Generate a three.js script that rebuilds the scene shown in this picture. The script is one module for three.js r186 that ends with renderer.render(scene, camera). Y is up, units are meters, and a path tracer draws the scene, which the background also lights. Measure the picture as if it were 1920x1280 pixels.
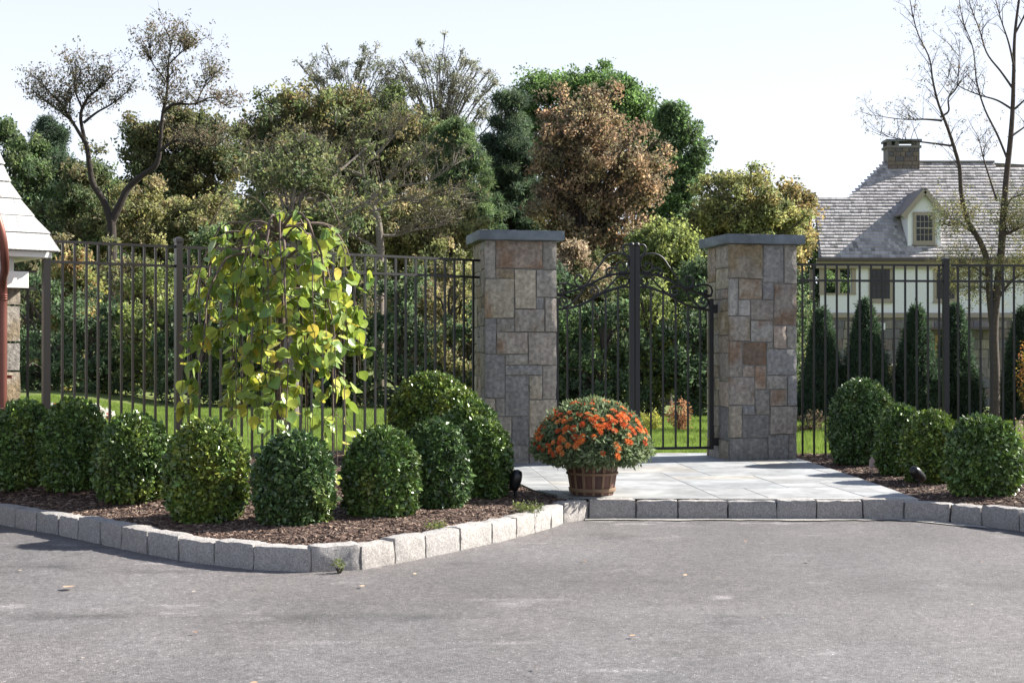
import * as THREE from 'three';
import { mergeGeometries, toCreasedNormals } from 'three/addons/utils/BufferGeometryUtils.js';

// ---------- camera, sky, sun, exposure ----------
const scene = new THREE.Scene();
const camera = new THREE.PerspectiveCamera(27.16, 1920 / 1280, 0.1, 900);
camera.position.set(0, 1.45, 0);
camera.lookAt(0, 1.45 + 0.0057 * 10, -10);
const renderer = new THREE.WebGLRenderer({ antialias: true });
renderer.toneMapping = THREE.LinearToneMapping;
renderer.toneMappingExposure = 3.1;
renderer.shadowMap.enabled = true;

const SUN_AZ = 73 * Math.PI / 180, SUN_EL = 36 * Math.PI / 180;       // clockwise from straight ahead, above the horizon
const sunDir = new THREE.Vector3(Math.sin(SUN_AZ) * Math.cos(SUN_EL), Math.sin(SUN_EL), -Math.cos(SUN_AZ) * Math.cos(SUN_EL));
const sun = new THREE.DirectionalLight(new THREE.Color(1, 0.94, 0.85), 5);
sun.position.copy(sunDir).multiplyScalar(120);
sun.castShadow = true;
sun.shadow.mapSize.set(4096, 4096);
Object.assign(sun.shadow.camera, { left: -60, right: 60, top: 60, bottom: -60, near: 1, far: 300 });
scene.add(sun, sun.target);

{ // clear autumn sky with bright haze low down
  const W = 512, H = 256, d = new Float32Array(W * H * 4), v = new THREE.Vector3();
  for (let j = 0; j < H; j++) for (let i = 0; i < W; i++) {
    const el = ((j + 0.5) / H - 0.5) * Math.PI, az = ((i + 0.5) / W - 0.5) * 2 * Math.PI;
    v.set(Math.cos(el) * Math.cos(az), Math.sin(el), Math.cos(el) * Math.sin(az));
    const t = Math.pow(Math.max(0, v.y), 0.5);
    const g = Math.acos(Math.min(1, v.dot(sunDir))) * 180 / Math.PI;
    const glow = 0.3 * Math.exp(-g / 22);
    const hz = [0.49, 0.51, 0.535], zn = [0.045, 0.08, 0.165];
    const o = (j * W + i) * 4;
    for (let c = 0; c < 3; c++) d[o + c] = hz[c] * (1 - t) + zn[c] * t + glow * [1, 0.96, 0.9][c];
    if (v.y < 0) { d[o] = 0.1; d[o + 1] = 0.1; d[o + 2] = 0.09; }
    d[o + 3] = 1;
  }
  const sky = new THREE.DataTexture(d, W, H, THREE.RGBAFormat, THREE.FloatType);
  sky.mapping = THREE.EquirectangularReflectionMapping;
  sky.magFilter = THREE.LinearFilter; sky.needsUpdate = true;
  scene.background = sky; scene.environment = sky;
}

// ---------- helpers ----------
function rng(seed) { let a = seed >>> 0; return () => { a = a + 0x6D2B79F5 | 0; let t = Math.imul(a ^ a >>> 15, 1 | a); t = t + Math.imul(t ^ t >>> 7, 61 | t) ^ t; return ((t ^ t >>> 14) >>> 0) / 4294967296; }; }
const hash = (x, y, s) => { let h = Math.imul(x | 0, 374761393) ^ Math.imul(y | 0, 668265263) ^ Math.imul(s | 0, 2147483647 - 1013); h = Math.imul(h ^ h >>> 13, 1274126177); return ((h ^ h >>> 16) >>> 0) / 4294967296; };
const ss = (a, b, t) => { t = Math.min(1, Math.max(0, (t - a) / (b - a))); return t * t * (3 - 2 * t); };
const lerp = (a, b, t) => a + (b - a) * t;
function noise2(x, y, s = 0, per = 0) {
  const xi = Math.floor(x), yi = Math.floor(y); let fx = x - xi, fy = y - yi;
  const w = per ? (n) => ((n % per) + per) % per : (n) => n;
  fx = fx * fx * (3 - 2 * fx); fy = fy * fy * (3 - 2 * fy);
  const a = hash(w(xi), w(yi), s), b = hash(w(xi + 1), w(yi), s), c = hash(w(xi), w(yi + 1), s), d = hash(w(xi + 1), w(yi + 1), s);
  return a + (b - a) * fx + (c - a + (a - b - c + d) * fx) * fy;
}
function fbm(x, y, oct = 4, s = 0, per = 0) { let v = 0, a = 0.5, n = 0; for (let i = 0; i < oct; i++) { v += a * noise2(x, y, s + i * 17, per); n += a; x *= 2; y *= 2; per *= 2; a *= 0.5; } return v / n; }
const noise3 = (x, y, z, s = 0) => (noise2(x + z * 0.71 + 3.1, y - z * 0.43, s) + noise2(y + 7.7, z + x * 0.37, s + 5) + noise2(z - 2.3, x + y * 0.29, s + 9)) / 3;

function texture(N, fn, { srgb = true, repeat = 1 } = {}) {          // fn(u,v) -> [r,g,b] 0..1 or a number
  const d = new Uint8Array(N * N * 4);
  for (let j = 0; j < N; j++) for (let i = 0; i < N; i++) {
    const r = fn(i / N, j / N, i, j), o = (j * N + i) * 4;
    if (typeof r === 'number') d[o] = d[o + 1] = d[o + 2] = Math.max(0, Math.min(255, r * 255));
    else for (let c = 0; c < 3; c++) d[o + c] = Math.max(0, Math.min(255, r[c] * 255));
    d[o + 3] = 255;
  }
  const t = new THREE.DataTexture(d, N, N); t.wrapS = t.wrapT = THREE.RepeatWrapping; t.magFilter = THREE.LinearFilter; t.minFilter = THREE.LinearMipmapLinearFilter; t.generateMipmaps = true;
  t.repeat.set(repeat, repeat); if (srgb) t.colorSpace = THREE.SRGBColorSpace; t.needsUpdate = true; return t;
}
const C = (r, g, b) => new THREE.Color().setRGB(r, g, b);
function std(o) { return new THREE.MeshStandardMaterial({ roughness: 0.9, ...o }); }
function leafMat(o = {}) { return new THREE.MeshPhysicalMaterial({ color: C(1, 1, 1), roughness: 1, side: THREE.DoubleSide, transmission: 0.38, thickness: 0, specularIntensity: 0.35, ...o }); }

const taken = {};
function numbered(name) { const n = taken[name] = (taken[name] ?? -1) + 1; return n ? `${name}_${String(n).padStart(3, '0')}` : name; }
function shade(o) { o.traverse(m => { if (m.isMesh) { m.castShadow = true; m.receiveShadow = true; } }); return o; }
function tag(o, label, category, group, kind) { o.userData.label = label; if (category) o.userData.category = category; if (group) o.userData.group = group; if (kind) o.userData.kind = kind; return o; }
function thing(name, label, category, pos = [0, 0, 0], turn = 0, group) { const g = new THREE.Group(); g.name = numbered(name); g.position.set(...pos); g.rotation.y = turn; scene.add(g); return tag(g, label, category, group); }
function part(name, geo, mat, parent, kind) { const m = new THREE.Mesh(geo, mat); m.name = name; m.castShadow = m.receiveShadow = true; parent.add(m); if (kind) m.userData.kind = kind; return m; }
function structure(name, geo, mat, label) { const m = part(numbered(name), geo, mat, scene, 'structure'); m.userData.label = label; return m; }

function boxAt(w, h, d, x, y, z, ry = 0, rz = 0) { const g = new THREE.BoxGeometry(w, h, d); if (rz) g.rotateZ(rz); if (ry) g.rotateY(ry); g.translate(x, y, z); return g; }
function tube(pts, radii, seg = 6) {                                  // tapered limb through points, uv in metres
  const P = pts.map(p => p.isVector3 ? p : new THREE.Vector3(...p)), n = P.length, pos = [], uv = [], idx = [];
  let N = new THREE.Vector3(1, 0, 0.3), len = 0; const T = new THREE.Vector3(), B = new THREE.Vector3();
  for (let i = 0; i < n; i++) {
    T.subVectors(P[Math.min(n - 1, i + 1)], P[Math.max(0, i - 1)]).normalize();
    N.addScaledVector(T, -N.dot(T)); if (N.lengthSq() < 1e-6) N.set(0, 0, 1).addScaledVector(T, -T.z); N.normalize(); B.crossVectors(T, N);
    if (i) len += P[i].distanceTo(P[i - 1]);
    const r = Array.isArray(radii) ? radii[i] : radii;
    for (let k = 0; k <= seg; k++) { const a = k / seg * Math.PI * 2, c = Math.cos(a) * r, s = Math.sin(a) * r; pos.push(P[i].x + N.x * c + B.x * s, P[i].y + N.y * c + B.y * s, P[i].z + N.z * c + B.z * s); uv.push(k / seg * r * 6.3, len); }
  }
  for (let i = 0; i < n - 1; i++) for (let k = 0; k < seg; k++) { const a = i * (seg + 1) + k, b = a + seg + 1; idx.push(a, a + 1, b, a + 1, b + 1, b); }
  const g = new THREE.BufferGeometry(); g.setAttribute('position', new THREE.Float32BufferAttribute(pos, 3)); g.setAttribute('uv', new THREE.Float32BufferAttribute(uv, 2)); g.setIndex(idx); g.computeVertexNormals(); return g;
}
function smoothPath(pts, n) { return new THREE.CatmullRomCurve3(pts.map(p => new THREE.Vector3(...p)), false, 'centripetal').getPoints(n); }
function clump(n, R, len, wid, seed, flat = 1) {                      // a spray of n folded leaf blades in a ball of radius R
  const r = rng(seed), pos = []; const q = new THREE.Quaternion(), e = new THREE.Euler(), v = new THREE.Vector3();
  for (let i = 0; i < n; i++) {
    e.set(r() * 6.28, r() * 6.28, r() * 6.28); q.setFromEuler(e);
    const u = Math.cbrt(r()) * R, a = r() * 6.28, c = r() * 2 - 1, s = Math.sqrt(1 - c * c), o = [u * s * Math.cos(a), u * c * flat, u * s * Math.sin(a)], k = 0.7 + r() * 0.6;
    const L = len * k, w = wid * k * 0.5, p = [[0, 0, 0], [-w, 0.18 * w, L * 0.45], [w, 0.18 * w, L * 0.45], [0, 0, L]].map(t => { v.set(...t).applyQuaternion(q); return [v.x + o[0], v.y + o[1], v.z + o[2]]; });
    pos.push(...p[0], ...p[2], ...p[3], ...p[0], ...p[3], ...p[1]);
  }
  const g = new THREE.BufferGeometry(); g.setAttribute('position', new THREE.Float32BufferAttribute(pos, 3)); g.computeVertexNormals(); return g;
}
function scatter(name, geo, mat, items, parent, r, upright = false) {       // items: [x,y,z,scale,r,g,b]
  const m = new THREE.InstancedMesh(geo, mat, items.length), M = new THREE.Matrix4(), q = new THREE.Quaternion(), e = new THREE.Euler(), p = new THREE.Vector3(), s = new THREE.Vector3(), col = new THREE.Color();
  items.forEach((it, i) => { if (upright) e.set((r() - 0.5) * 0.5, r() * 6.28, (r() - 0.5) * 0.5); else e.set(r() * 6.28, r() * 6.28, r() * 6.28); q.setFromEuler(e); M.compose(p.set(it[0], it[1], it[2]), q, s.setScalar(it[3])); m.setMatrixAt(i, M); m.setColorAt(i, col.setRGB(it[4], it[5], it[6])); });
  m.name = name; m.castShadow = m.receiveShadow = true; m.userData.kind = 'stuff'; parent.add(m); return m;
}

// ---------- textures ----------
const asphaltTex = texture(2048, (u, v, i, j) => { const g = hash(i >> 1, j >> 1, 3), h = hash(i, j, 9), p = hash((i + 1) >> 2, (j + 2) >> 2, 31); const q = hash(i >> 3, j >> 3, 37), c = fbm(u * 96, v * 96, 2, 5, 96); let k = 0.60 + 0.2 * (g - 0.5) + 0.14 * (h - 0.5) + 0.18 * (p - 0.5) + 0.1 * (q - 0.5) + 0.2 * (c - 0.5); if (q > 0.985) k += 0.2; return [k * 1.0, k * 0.985, k * 0.985]; }, { repeat: 0.4 });
const asphaltBump = texture(1024, (u, v, i, j) => 0.5 * hash(i >> 1, j >> 1, 3) + 0.3 * hash(i, j, 4) + 0.2 * fbm(u * 128, v * 128, 2, 7, 128), { srgb: false, repeat: 0.8 });
const granite = texture(512, (u, v, i, j) => { const a = hash(i >> 1, j >> 1, 21), b = fbm(u * 40, v * 40, 3, 22, 40); let k = 0.72 + 0.22 * (b - 0.5); if (a > 0.8) k -= 0.24; if (a < 0.18) k += 0.16; return [k, k * 0.99, k * 0.985]; }, { repeat: 2.2 });
const rock = texture(512, (u, v, i, j) => { const a = hash(i >> 1, j >> 1, 41), b = fbm(u * 22, v * 22, 5, 42, 22), c = fbm(u * 6, v * 14, 4, 48, 2); let k = 0.78 + 0.34 * (b - 0.5) + 0.16 * (c - 0.5) + 0.24 * (a - 0.5); return [k, k, k]; }, { repeat: 1.6 });
const rockBump = texture(512, (u, v, i, j) => 0.75 * fbm(u * 20, v * 20, 5, 42, 20) + 0.25 * hash(i >> 1, j >> 1, 43), { srgb: false, repeat: 1.6 });
const slabTex = texture(1024, (u, v, i, j) => { const b = fbm(u * 6, v * 6, 5, 62, 6), c = fbm(u * 30, v * 30, 3, 64, 30); let k = 0.8 + 0.34 * (b - 0.5) + 0.14 * (c - 0.5) + 0.06 * (hash(i, j, 65) - 0.5); return [k, k, k]; }, { repeat: 0.6 });
const barkTex = texture(512, (u, v) => { const b = fbm(u * 24, v * 5, 4, 72, 1), c = fbm(u * 60, v * 24, 3, 75, 12); const k = 0.62 + 0.7 * (b - 0.5) + 0.4 * (c - 0.5); return [k, k * 0.97, k * 0.94]; }, { repeat: 2 });
const soilTex = texture(1024, (u, v, i, j) => { const b = fbm(u * 60, v * 60, 4, 82, 60), a = hash(i >> 2, j >> 1, 83), c = fbm(u * 8, v * 8, 3, 85, 8); let k = 0.42 + 0.6 * (b - 0.5) + 0.3 * (a - 0.5) + 0.2 * (c - 0.5); return [k * 1.0, k * 0.85, k * 0.75]; }, { repeat: 1 });
const turfTex = texture(1024, (u, v, i, j) => { const b = fbm(u * 20, v * 20, 5, 92, 20), a = hash(i >> 1, j >> 1, 93); const k = 0.75 + 0.5 * (b - 0.5) + 0.2 * (a - 0.5); return [k * (0.96 + 0.14 * a), k, k * 0.8]; }, { repeat: 0.5 });
const woodTex = texture(512, (u, v) => { const b = fbm(u * 3, v * 40, 4, 102, 1), c = fbm(u * 8, v * 120, 2, 103, 8); const k = 0.75 + 0.4 * (b - 0.5) + 0.3 * (c - 0.5); return [k, k, k]; }, { repeat: 1.5 });

// ---------- terrain ----------
const FENCE = [[-60, -13.1], [-4.4, -13.24], [-2.38, -14.65], [-0.38, -16.2], [3.25, -16.87], [5.27, -17.06], [7.2, -17.25], [60, -19]];
function fenceZ(x) { for (let i = 0; i < FENCE.length - 1; i++) { const [a, b] = FENCE[i], [c, d] = FENCE[i + 1]; if (x <= c) return lerp(b, d, (x - a) / (c - a)); } return -19; }
function lawnY(x, z) {
  const Z = -z; let h = 0.27 - 0.15 * ss(-1.5, 1.5, x) + 0.3 * ss(6.2, 9.5, -x) * (1 - ss(30, 40, Z));
  h += -2.6 * ss(30, 80, Z) * ss(-4, 8, x) - 0.4 * ss(30, 70, Z);
  return h + 0.03 * (fbm(x * 0.6, z * 0.6, 2, 7) - 0.5);
}
function groundY(x, z) { const s = ss(-0.25, 0.3, fenceZ(x) - z); return lerp(-0.1, lawnY(x, z), s); }
function gridSheet(xs, zs, hy, colour) {
  const pos = [], uv = [], idx = [], col = [];
  for (const z of zs) for (const x of xs) { pos.push(x, hy(x, z), z); uv.push(x, -z); if (colour) col.push(...colour(x, z)); }
  const w = xs.length; for (let j = 0; j < zs.length - 1; j++) for (let i = 0; i < w - 1; i++) { const a = j * w + i; idx.push(a, a + w, a + 1, a + 1, a + w, a + w + 1); }
  const g = new THREE.BufferGeometry(); g.setAttribute('position', new THREE.Float32BufferAttribute(pos, 3)); g.setAttribute('uv', new THREE.Float32BufferAttribute(uv, 2)); if (colour) g.setAttribute('color', new THREE.Float32BufferAttribute(col, 3)); g.setIndex(idx); g.computeVertexNormals(); return g;
}
const range = (a, b, s) => { const r = []; for (let x = a; x < b - s * 0.5; x += s) r.push(x); return r; };
const turf = std({ map: turfTex, color: C(0.15, 0.215, 0.045), roughness: 1 });
structure('ground', gridSheet([-150, -100, -70, ...range(-50, -10, 4), ...range(-10, 12, 0.35), ...range(12, 50, 4), 50, 70, 100, 150], [-320, -220, -160, -120, ...range(-100, -30, 3), ...range(-30, -12, 0.2), -12, -8, 0, 20, 60, 150], groundY), turf, 'green lawn and open ground running back to the woods');

// asphalt: bleached patches, oil and tyre marks and salt stains as dye in the surface
const asphalt = std({ map: asphaltTex, bumpMap: asphaltBump, bumpScale: 0.006, roughness: 0.66, vertexColors: true, color: C(0.325, 0.315, 0.318) });
structure('asphalt_driveway', gridSheet([-60, -30, -15, -9, ...range(-6, 6, 0.06), 6, 9, 15, 30, 60], [-13.6, ...range(-13, -3.5, 0.06), -3.5, -2, 0, 5, 15, 40], (x, z) => 0.006 * (fbm(x * 0.7, z * 0.7, 2, 3) - 0.5), (x, z) => {
  let k = 1 + 0.62 * (fbm(x * 0.45, z * 0.45, 4, 11) - 0.5) + 0.34 * (fbm(x * 2.2 + 4, z * 1.4, 4, 12) - 0.5) + 0.2 * (fbm(x * 9, z * 9, 2, 13) - 0.5);
  const st = fbm(x * 1.3 + 9, z * 2.6, 5, 14); if (st > 0.66) k *= 1 - 0.5 * (st - 0.66) / 0.2;
  const b = fbm(x * 2.1 + 20, z * 5, 5, 15); let w = ss(0.70, 0.78, b) * 0.55;
  for (const [cx, cz, rx, rz] of [[1.02, -11.75, 0.12, 0.07], [1.3, -11.9, 0.25, 0.05], [1.22, -8.3, 0.06, 0.05], [1.55, -6.75, 0.06, 0.05], [2.2, -11.8, 0.3, 0.06], [0.75, -11.95, 0.15, 0.05]]) { const q = ((x - cx) / rx) ** 2 + ((z - cz) / rz) ** 2 + (fbm(x * 14, z * 14, 2, 19) - 0.5) * 1.6; if (q < 1) w = Math.max(w, 0.8); }
  const br = fbm(x * 0.8 + 40, z * 0.8, 3, 16) - 0.5;
  return [k * (1 + 0.08 * br) * (1 + w), k * (1 + w), k * (1 - 0.06 * br) * (1 + w)];
}), asphalt, 'worn grey asphalt driveway with pale stains');

// ---------- kerb of granite blocks ----------
function roughBlock(w, h, d, seed, amp = 0.012, n = [5, 3, 3], rim = 0.012) {   // box centred on x, standing on y=0, front at +z
  const g = new THREE.BoxGeometry(w, h, d, ...n), p = g.attributes.position, v = new THREE.Vector3();
  for (let i = 0; i < p.count; i++) {
    v.fromBufferAttribute(p, i);
    const ex = Math.abs(v.x) > w / 2 - 1e-4, ey = Math.abs(v.y) > h / 2 - 1e-4, ez = Math.abs(v.z) > d / 2 - 1e-4, k = ex + ey + ez;
    const f = k >= 3 ? 0.75 : k === 2 ? 0.55 : 0;
    if (k >= 2) { if (ex) v.x -= Math.sign(v.x) * rim * f; if (ey) v.y -= Math.sign(v.y) * rim * f; if (ez) v.z -= Math.sign(v.z) * rim * f; }
    const s = 9 / Math.max(0.3, Math.min(w, 0.6)) * 0.35, q = (o) => (noise3(v.x * s * 3 + seed * 7.3, v.y * s * 3 + o, v.z * s * 3 - seed * 3.1, seed + o) - 0.5) * 2 * amp;
    p.setXYZ(i, v.x + q(1), v.y + q(2) + h / 2, v.z + q(3));
  }
  const uv = g.attributes.uv, nm = g.attributes.normal; for (let i = 0; i < uv.count; i++) { const a = Math.abs(nm.getX(i)), b = Math.abs(nm.getY(i)); const o = seed * 0.37; if (a > 0.5) uv.setXY(i, p.getZ(i) + o, p.getY(i)); else if (b > 0.5) uv.setXY(i, p.getX(i) + o, p.getZ(i) + o); else uv.setXY(i, p.getX(i) + o, p.getY(i) + o); }
  g.computeVertexNormals(); return g;
}
const KERB = [[-5.56, -12.81], [-4.86, -12.28], [-4.24, -11.71], [-4.0, -11.47], [-3.63, -11.14], [-3.25, -10.73], [-2.88, -10.33], [-2.47, -9.9], [-2.08, -9.56], [-1.7, -9.31], [-1.33, -9.2], [-1.05, -9.26], [-0.7, -9.68], [-0.47, -10.06], [-0.05, -10.73], [0.36, -11.56], [0.6, -12.06], [1.55, -12.09], [2.46, -12.08], [3.42, -12.05], [3.68, -11.88], [3.9, -11.55], [4.07, -11.22], [4.33, -10.53], [4.6, -9.6]];
{
  const kerb = new THREE.Group(); kerb.name = 'granite_kerb'; scene.add(kerb); tag(kerb, 'pale grey granite block kerb curving round the beds and patio', 'kerb');
  const r = rng(5), tones = [C(0.58, 0.565, 0.55), C(0.6, 0.585, 0.57), C(0.55, 0.54, 0.53), C(0.6, 0.575, 0.55), C(0.63, 0.61, 0.59)].map(c => std({ map: granite, bumpMap: rockBump, bumpScale: 0.006, color: c, roughness: 0.85 }));
  const pts = KERB.map(p => new THREE.Vector3(p[0], 0, p[1])), curve = new THREE.CatmullRomCurve3(pts, false, 'catmullrom', 0.5), L = curve.getLength();
  let s = 0, k = 0; curve.arcLengthDivisions = 1200; curve.updateArcLengths();
  while (s < L - 0.2) {
    const len = 0.31 + r() * 0.13, a = curve.getPointAt(s / L), b = curve.getPointAt(Math.min(1, (s + len) / L)), d = b.clone().sub(a), w = d.length(); d.normalize();
    const h = 0.2 + (r() - 0.5) * 0.022, g = roughBlock(w - 0.003, h, 0.15, k + 1, 0.013, [9, 5, 3], 0.012), m = part('kerb_stone', g, tones[Math.floor(r() * 5)], kerb);
    m.position.set((a.x + b.x) / 2 + d.z * 0.075, -0.035, (a.z + b.z) / 2 - d.x * 0.075); m.rotation.set(0, Math.atan2(-d.z, d.x), 0); m.rotation.z = (r() - 0.5) * 0.014;
    s += len; k++;
  }
  // mortar bed that fills the joints behind the face
  const inn = [], mg = []; const N = 120;
  for (let i = 0; i <= N; i++) { const p = curve.getPointAt(i / N), t = curve.getTangentAt(i / N); inn.push([p.x + t.z * 0.095, p.z - t.x * 0.095, Math.atan2(-t.z, t.x)]); }
  const pos = [], idx = []; for (const [x, z, a] of inn) { const nx = Math.sin(a) * 0, ox = -Math.sin(a) * 0.045, oz = -Math.cos(a) * 0.045; pos.push(x + ox, 0.143, z + oz, x - ox, 0.143, z - oz, x + ox, -0.05, z + oz, x - ox, -0.05, z - oz); }
  for (let i = 0; i < N; i++) { const a = i * 4, b = a + 4; idx.push(a, a + 1, b, a + 1, b + 1, b, a + 2, b + 2, a, b + 2, b, a, a + 1, b + 1, a + 3, b + 1, b + 3, a + 3); }
  const g = new THREE.BufferGeometry(); g.setAttribute('position', new THREE.Float32BufferAttribute(pos, 3)); g.setIndex(idx); g.computeVertexNormals();
  part('mortar', g, std({ color: C(0.42, 0.41, 0.4), side: THREE.DoubleSide }), kerb);
  // pale cement wash along the foot of the patio kerb
  const sp = [], si = []; let n = 0; for (let x = 0.62; x <= 3.9; x += 0.04) { const z0 = x < 3.42 ? -12.1 : lerp(-12.06, -11.5, (x - 3.42) / 0.48); const w = 0.09 + 0.12 * fbm(x * 5, 1, 3, 4) + (x > 3.3 ? 0.05 : 0); sp.push(x, 0.0095, z0, x, 0.0095, z0 + w); if (n) si.push(2 * n - 2, 2 * n - 1, 2 * n, 2 * n - 1, 2 * n + 1, 2 * n); n++; }
  const sg = new THREE.BufferGeometry(); sg.setAttribute('position', new THREE.Float32BufferAttribute(sp, 3)); sg.setAttribute('uv', new THREE.Float32BufferAttribute(sp.filter((_, i) => i % 3 !== 1), 2)); sg.setIndex(si); sg.computeVertexNormals();
  structure('cement_strip', sg, std({ map: granite, color: C(0.52, 0.51, 0.48) }), 'pale cement wash along the foot of the patio kerb');
}

// ---------- bluestone patio ----------
const PATIO = [[0.55, -12.16], [0.2, -12.9], [-0.42, -16.1], [-0.35, -17.4], [3.3, -17.6], [3.4, -16.3], [3.47, -14], [3.5, -12.16]];
function clipConvex(poly, clip) {
  let out = poly;
  for (let i = 0; i < clip.length; i++) {
    const [ax, az] = clip[i], [bx, bz] = clip[(i + 1) % clip.length], side = (p) => (bx - ax) * (p[1] - az) - (bz - az) * (p[0] - ax), src = out; out = [];
    for (let j = 0; j < src.length; j++) { const p = src[j], q = src[(j + 1) % src.length], sp = side(p), sq = side(q); if (sp >= 0) out.push(p); if (sp * sq < 0) { const t = sp / (sp - sq); out.push([p[0] + (q[0] - p[0]) * t, p[1] + (q[1] - p[1]) * t]); } }
    if (!out.length) break;
  }
  return out;
}
function prism(poly, y0, y1, chamfer = 0) {                            // poly in x,z ; extruded upwards
  const s = new THREE.Shape(poly.map(p => new THREE.Vector2(p[0], -p[1]))), g = new THREE.ExtrudeGeometry(s, { depth: y1 - y0 - chamfer, bevelEnabled: chamfer > 0, bevelThickness: chamfer, bevelSize: chamfer, bevelOffset: -chamfer, bevelSegments: 1 });
  g.rotateX(-Math.PI / 2); g.translate(0, y0, 0); return g;
}
{
  const patio = new THREE.Group(); patio.name = 'bluestone_patio'; scene.add(patio); tag(patio, 'pale bluestone flagstone landing in front of the iron gate', 'patio', null, 'structure');
  part('mortar_bed', prism(PATIO, -0.05, 0.1662), std({ map: granite, color: C(0.74, 0.73, 0.7) }), patio);
  const cols = [C(0.4, 0.415, 0.43), C(0.42, 0.43, 0.44), C(0.385, 0.405, 0.42), C(0.43, 0.42, 0.395), C(0.41, 0.42, 0.425), C(0.44, 0.43, 0.4)].map(c => std({ map: slabTex, color: c, roughness: 0.62, bumpMap: slabTex, bumpScale: 0.002 }));
  const r = rng(17), a = 5.4 * Math.PI / 180, ca = Math.cos(a), sa = Math.sin(a), W = (u, v) => [0.5 + u * ca - v * sa, -12.15 - u * sa - v * ca];
  // ashlar pattern on a grid of half modules, in a frame turned a little from the kerb
  const M = 0.43, NX = 12, NZ = 14, used = new Set(), sizes = [[2, 2], [2, 1], [1, 2], [2, 3], [3, 2], [1, 1], [2, 2], [3, 2]];
  for (let j = 0; j < NZ; j++) for (let i = 0; i < NX; i++) {
    if (used.has(i + ',' + j)) continue;
    let pick = [1, 1]; for (let t = 0; t < 9; t++) { const [w, d] = sizes[Math.floor(r() * sizes.length)]; let ok = true; for (let y = 0; y < d && ok; y++) for (let x = 0; x < w; x++) if (used.has((i + x) + ',' + (j + y))) ok = false; if (ok) { pick = [w, d]; break; } }
    for (let y = 0; y < pick[1]; y++) for (let x = 0; x < pick[0]; x++) used.add((i + x) + ',' + (j + y));
    const e = 0.005, u0 = (i - 3) * M + e, u1 = (i - 3 + pick[0]) * M - e, v0 = j * M - 0.1 + e, v1 = (j + pick[1]) * M - 0.1 - e;
    const poly = clipConvex([W(u0, v0), W(u0, v1), W(u1, v1), W(u1, v0)].reverse(), PATIO); if (poly.length < 3) continue;
    let ar = 0; poly.forEach((p, k) => { const q = poly[(k + 1) % poly.length]; ar += p[0] * q[1] - q[0] * p[1]; }); if (Math.abs(ar) < 0.02) continue;
    const g = prism(poly, 0.12, 0.1685 + r() * 0.0012, 0.0012); const ox = r() * 5, uv = g.attributes.uv; for (let k = 0; k < uv.count; k++) uv.setXY(k, uv.getX(k) + ox, uv.getY(k) + ox * 0.7);
    part('flagstone', g, cols[Math.floor(r() * cols.length)], patio);
  }
}

// ---------- mulch beds ----------
const inPoly = (x, z, P) => { let c = false; for (let i = 0, j = P.length - 1; i < P.length; j = i++) if ((P[i][1] > z) !== (P[j][1] > z) && x < (P[j][0] - P[i][0]) * (z - P[i][1]) / (P[j][1] - P[i][1]) + P[i][0]) c = !c; return c; };
function segDist(x, z, P) { let m = 1e9; for (let i = 0; i < P.length - 1; i++) { const [a, b] = P[i], [c, d] = P[i + 1], vx = c - a, vz = d - b, t = Math.max(0, Math.min(1, ((x - a) * vx + (z - b) * vz) / (vx * vx + vz * vz))); m = Math.min(m, Math.hypot(x - a - vx * t, z - b - vz * t)); } return m; }
const kerbIn = (i) => { const p = KERB[i], q = KERB[Math.min(KERB.length - 1, i + 1)], o = KERB[Math.max(0, i - 1)], dx = q[0] - o[0], dz = q[1] - o[1], l = Math.hypot(dx, dz); return [p[0] + dz / l * 0.08, p[1] - dx / l * 0.08]; };
const BED_L = [...KERB.slice(0, 17).map((_, i) => kerbIn(i)), [0.56, -12.25], [0.22, -12.9], [-0.4, -16.05], [-0.45, -16.4], [-2.4, -14.9], [-4.4, -13.5], [-6, -13.4]];
const BED_R = [[3.44, -12.2], [3.42, -14], [3.36, -16.3], [3.3, -17.1], [5.3, -17.3], [9, -17.6], [9, -9.7], ...KERB.slice(19).map((_, i) => kerbIn(i + 19)).reverse()];
const EDGE = [[0.55, -12.2], [0.2, -12.9], [-0.42, -16.1]];
function mulchY(x, z) {
  const left = x < 1.5, df = Math.abs(z - fenceZ(x)) * 0.82; let h = 0.155 + (left ? 0.17 : 0.03) * (1 - ss(0, 3.4, df));
  const P = left ? EDGE : [[3.5, -12.2], [3.47, -14], [3.4, -16.3]], de = segDist(x, z, P); h = lerp(0.15, h, ss(0.0, 0.7, de));
  const dk = segDist(x, z, KERB); h = lerp(0.135, h, ss(0.08, 0.9, dk));
  return h + 0.05 * (fbm(x * 1.7, z * 1.7, 3, 33) - 0.5) * ss(0.05, 0.5, Math.min(dk, de)) + 0.018 * (fbm(x * 9, z * 9, 2, 34) - 0.5);
}
const mulchMat = std({ map: soilTex, bumpMap: soilTex, bumpScale: 0.02, color: C(0.24, 0.165, 0.13), roughness: 0.95 });
const chipGeo = (() => { const g = new THREE.BoxGeometry(0.05, 0.006, 0.013); const p = g.attributes.position; for (let i = 0; i < p.count; i++) if (p.getX(i) > 0) p.setZ(i, p.getZ(i) * 0.45); g.deleteAttribute('uv'); return g; })();
const chipMat = std({ color: C(1, 1, 1), roughness: 0.8 });
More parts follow.
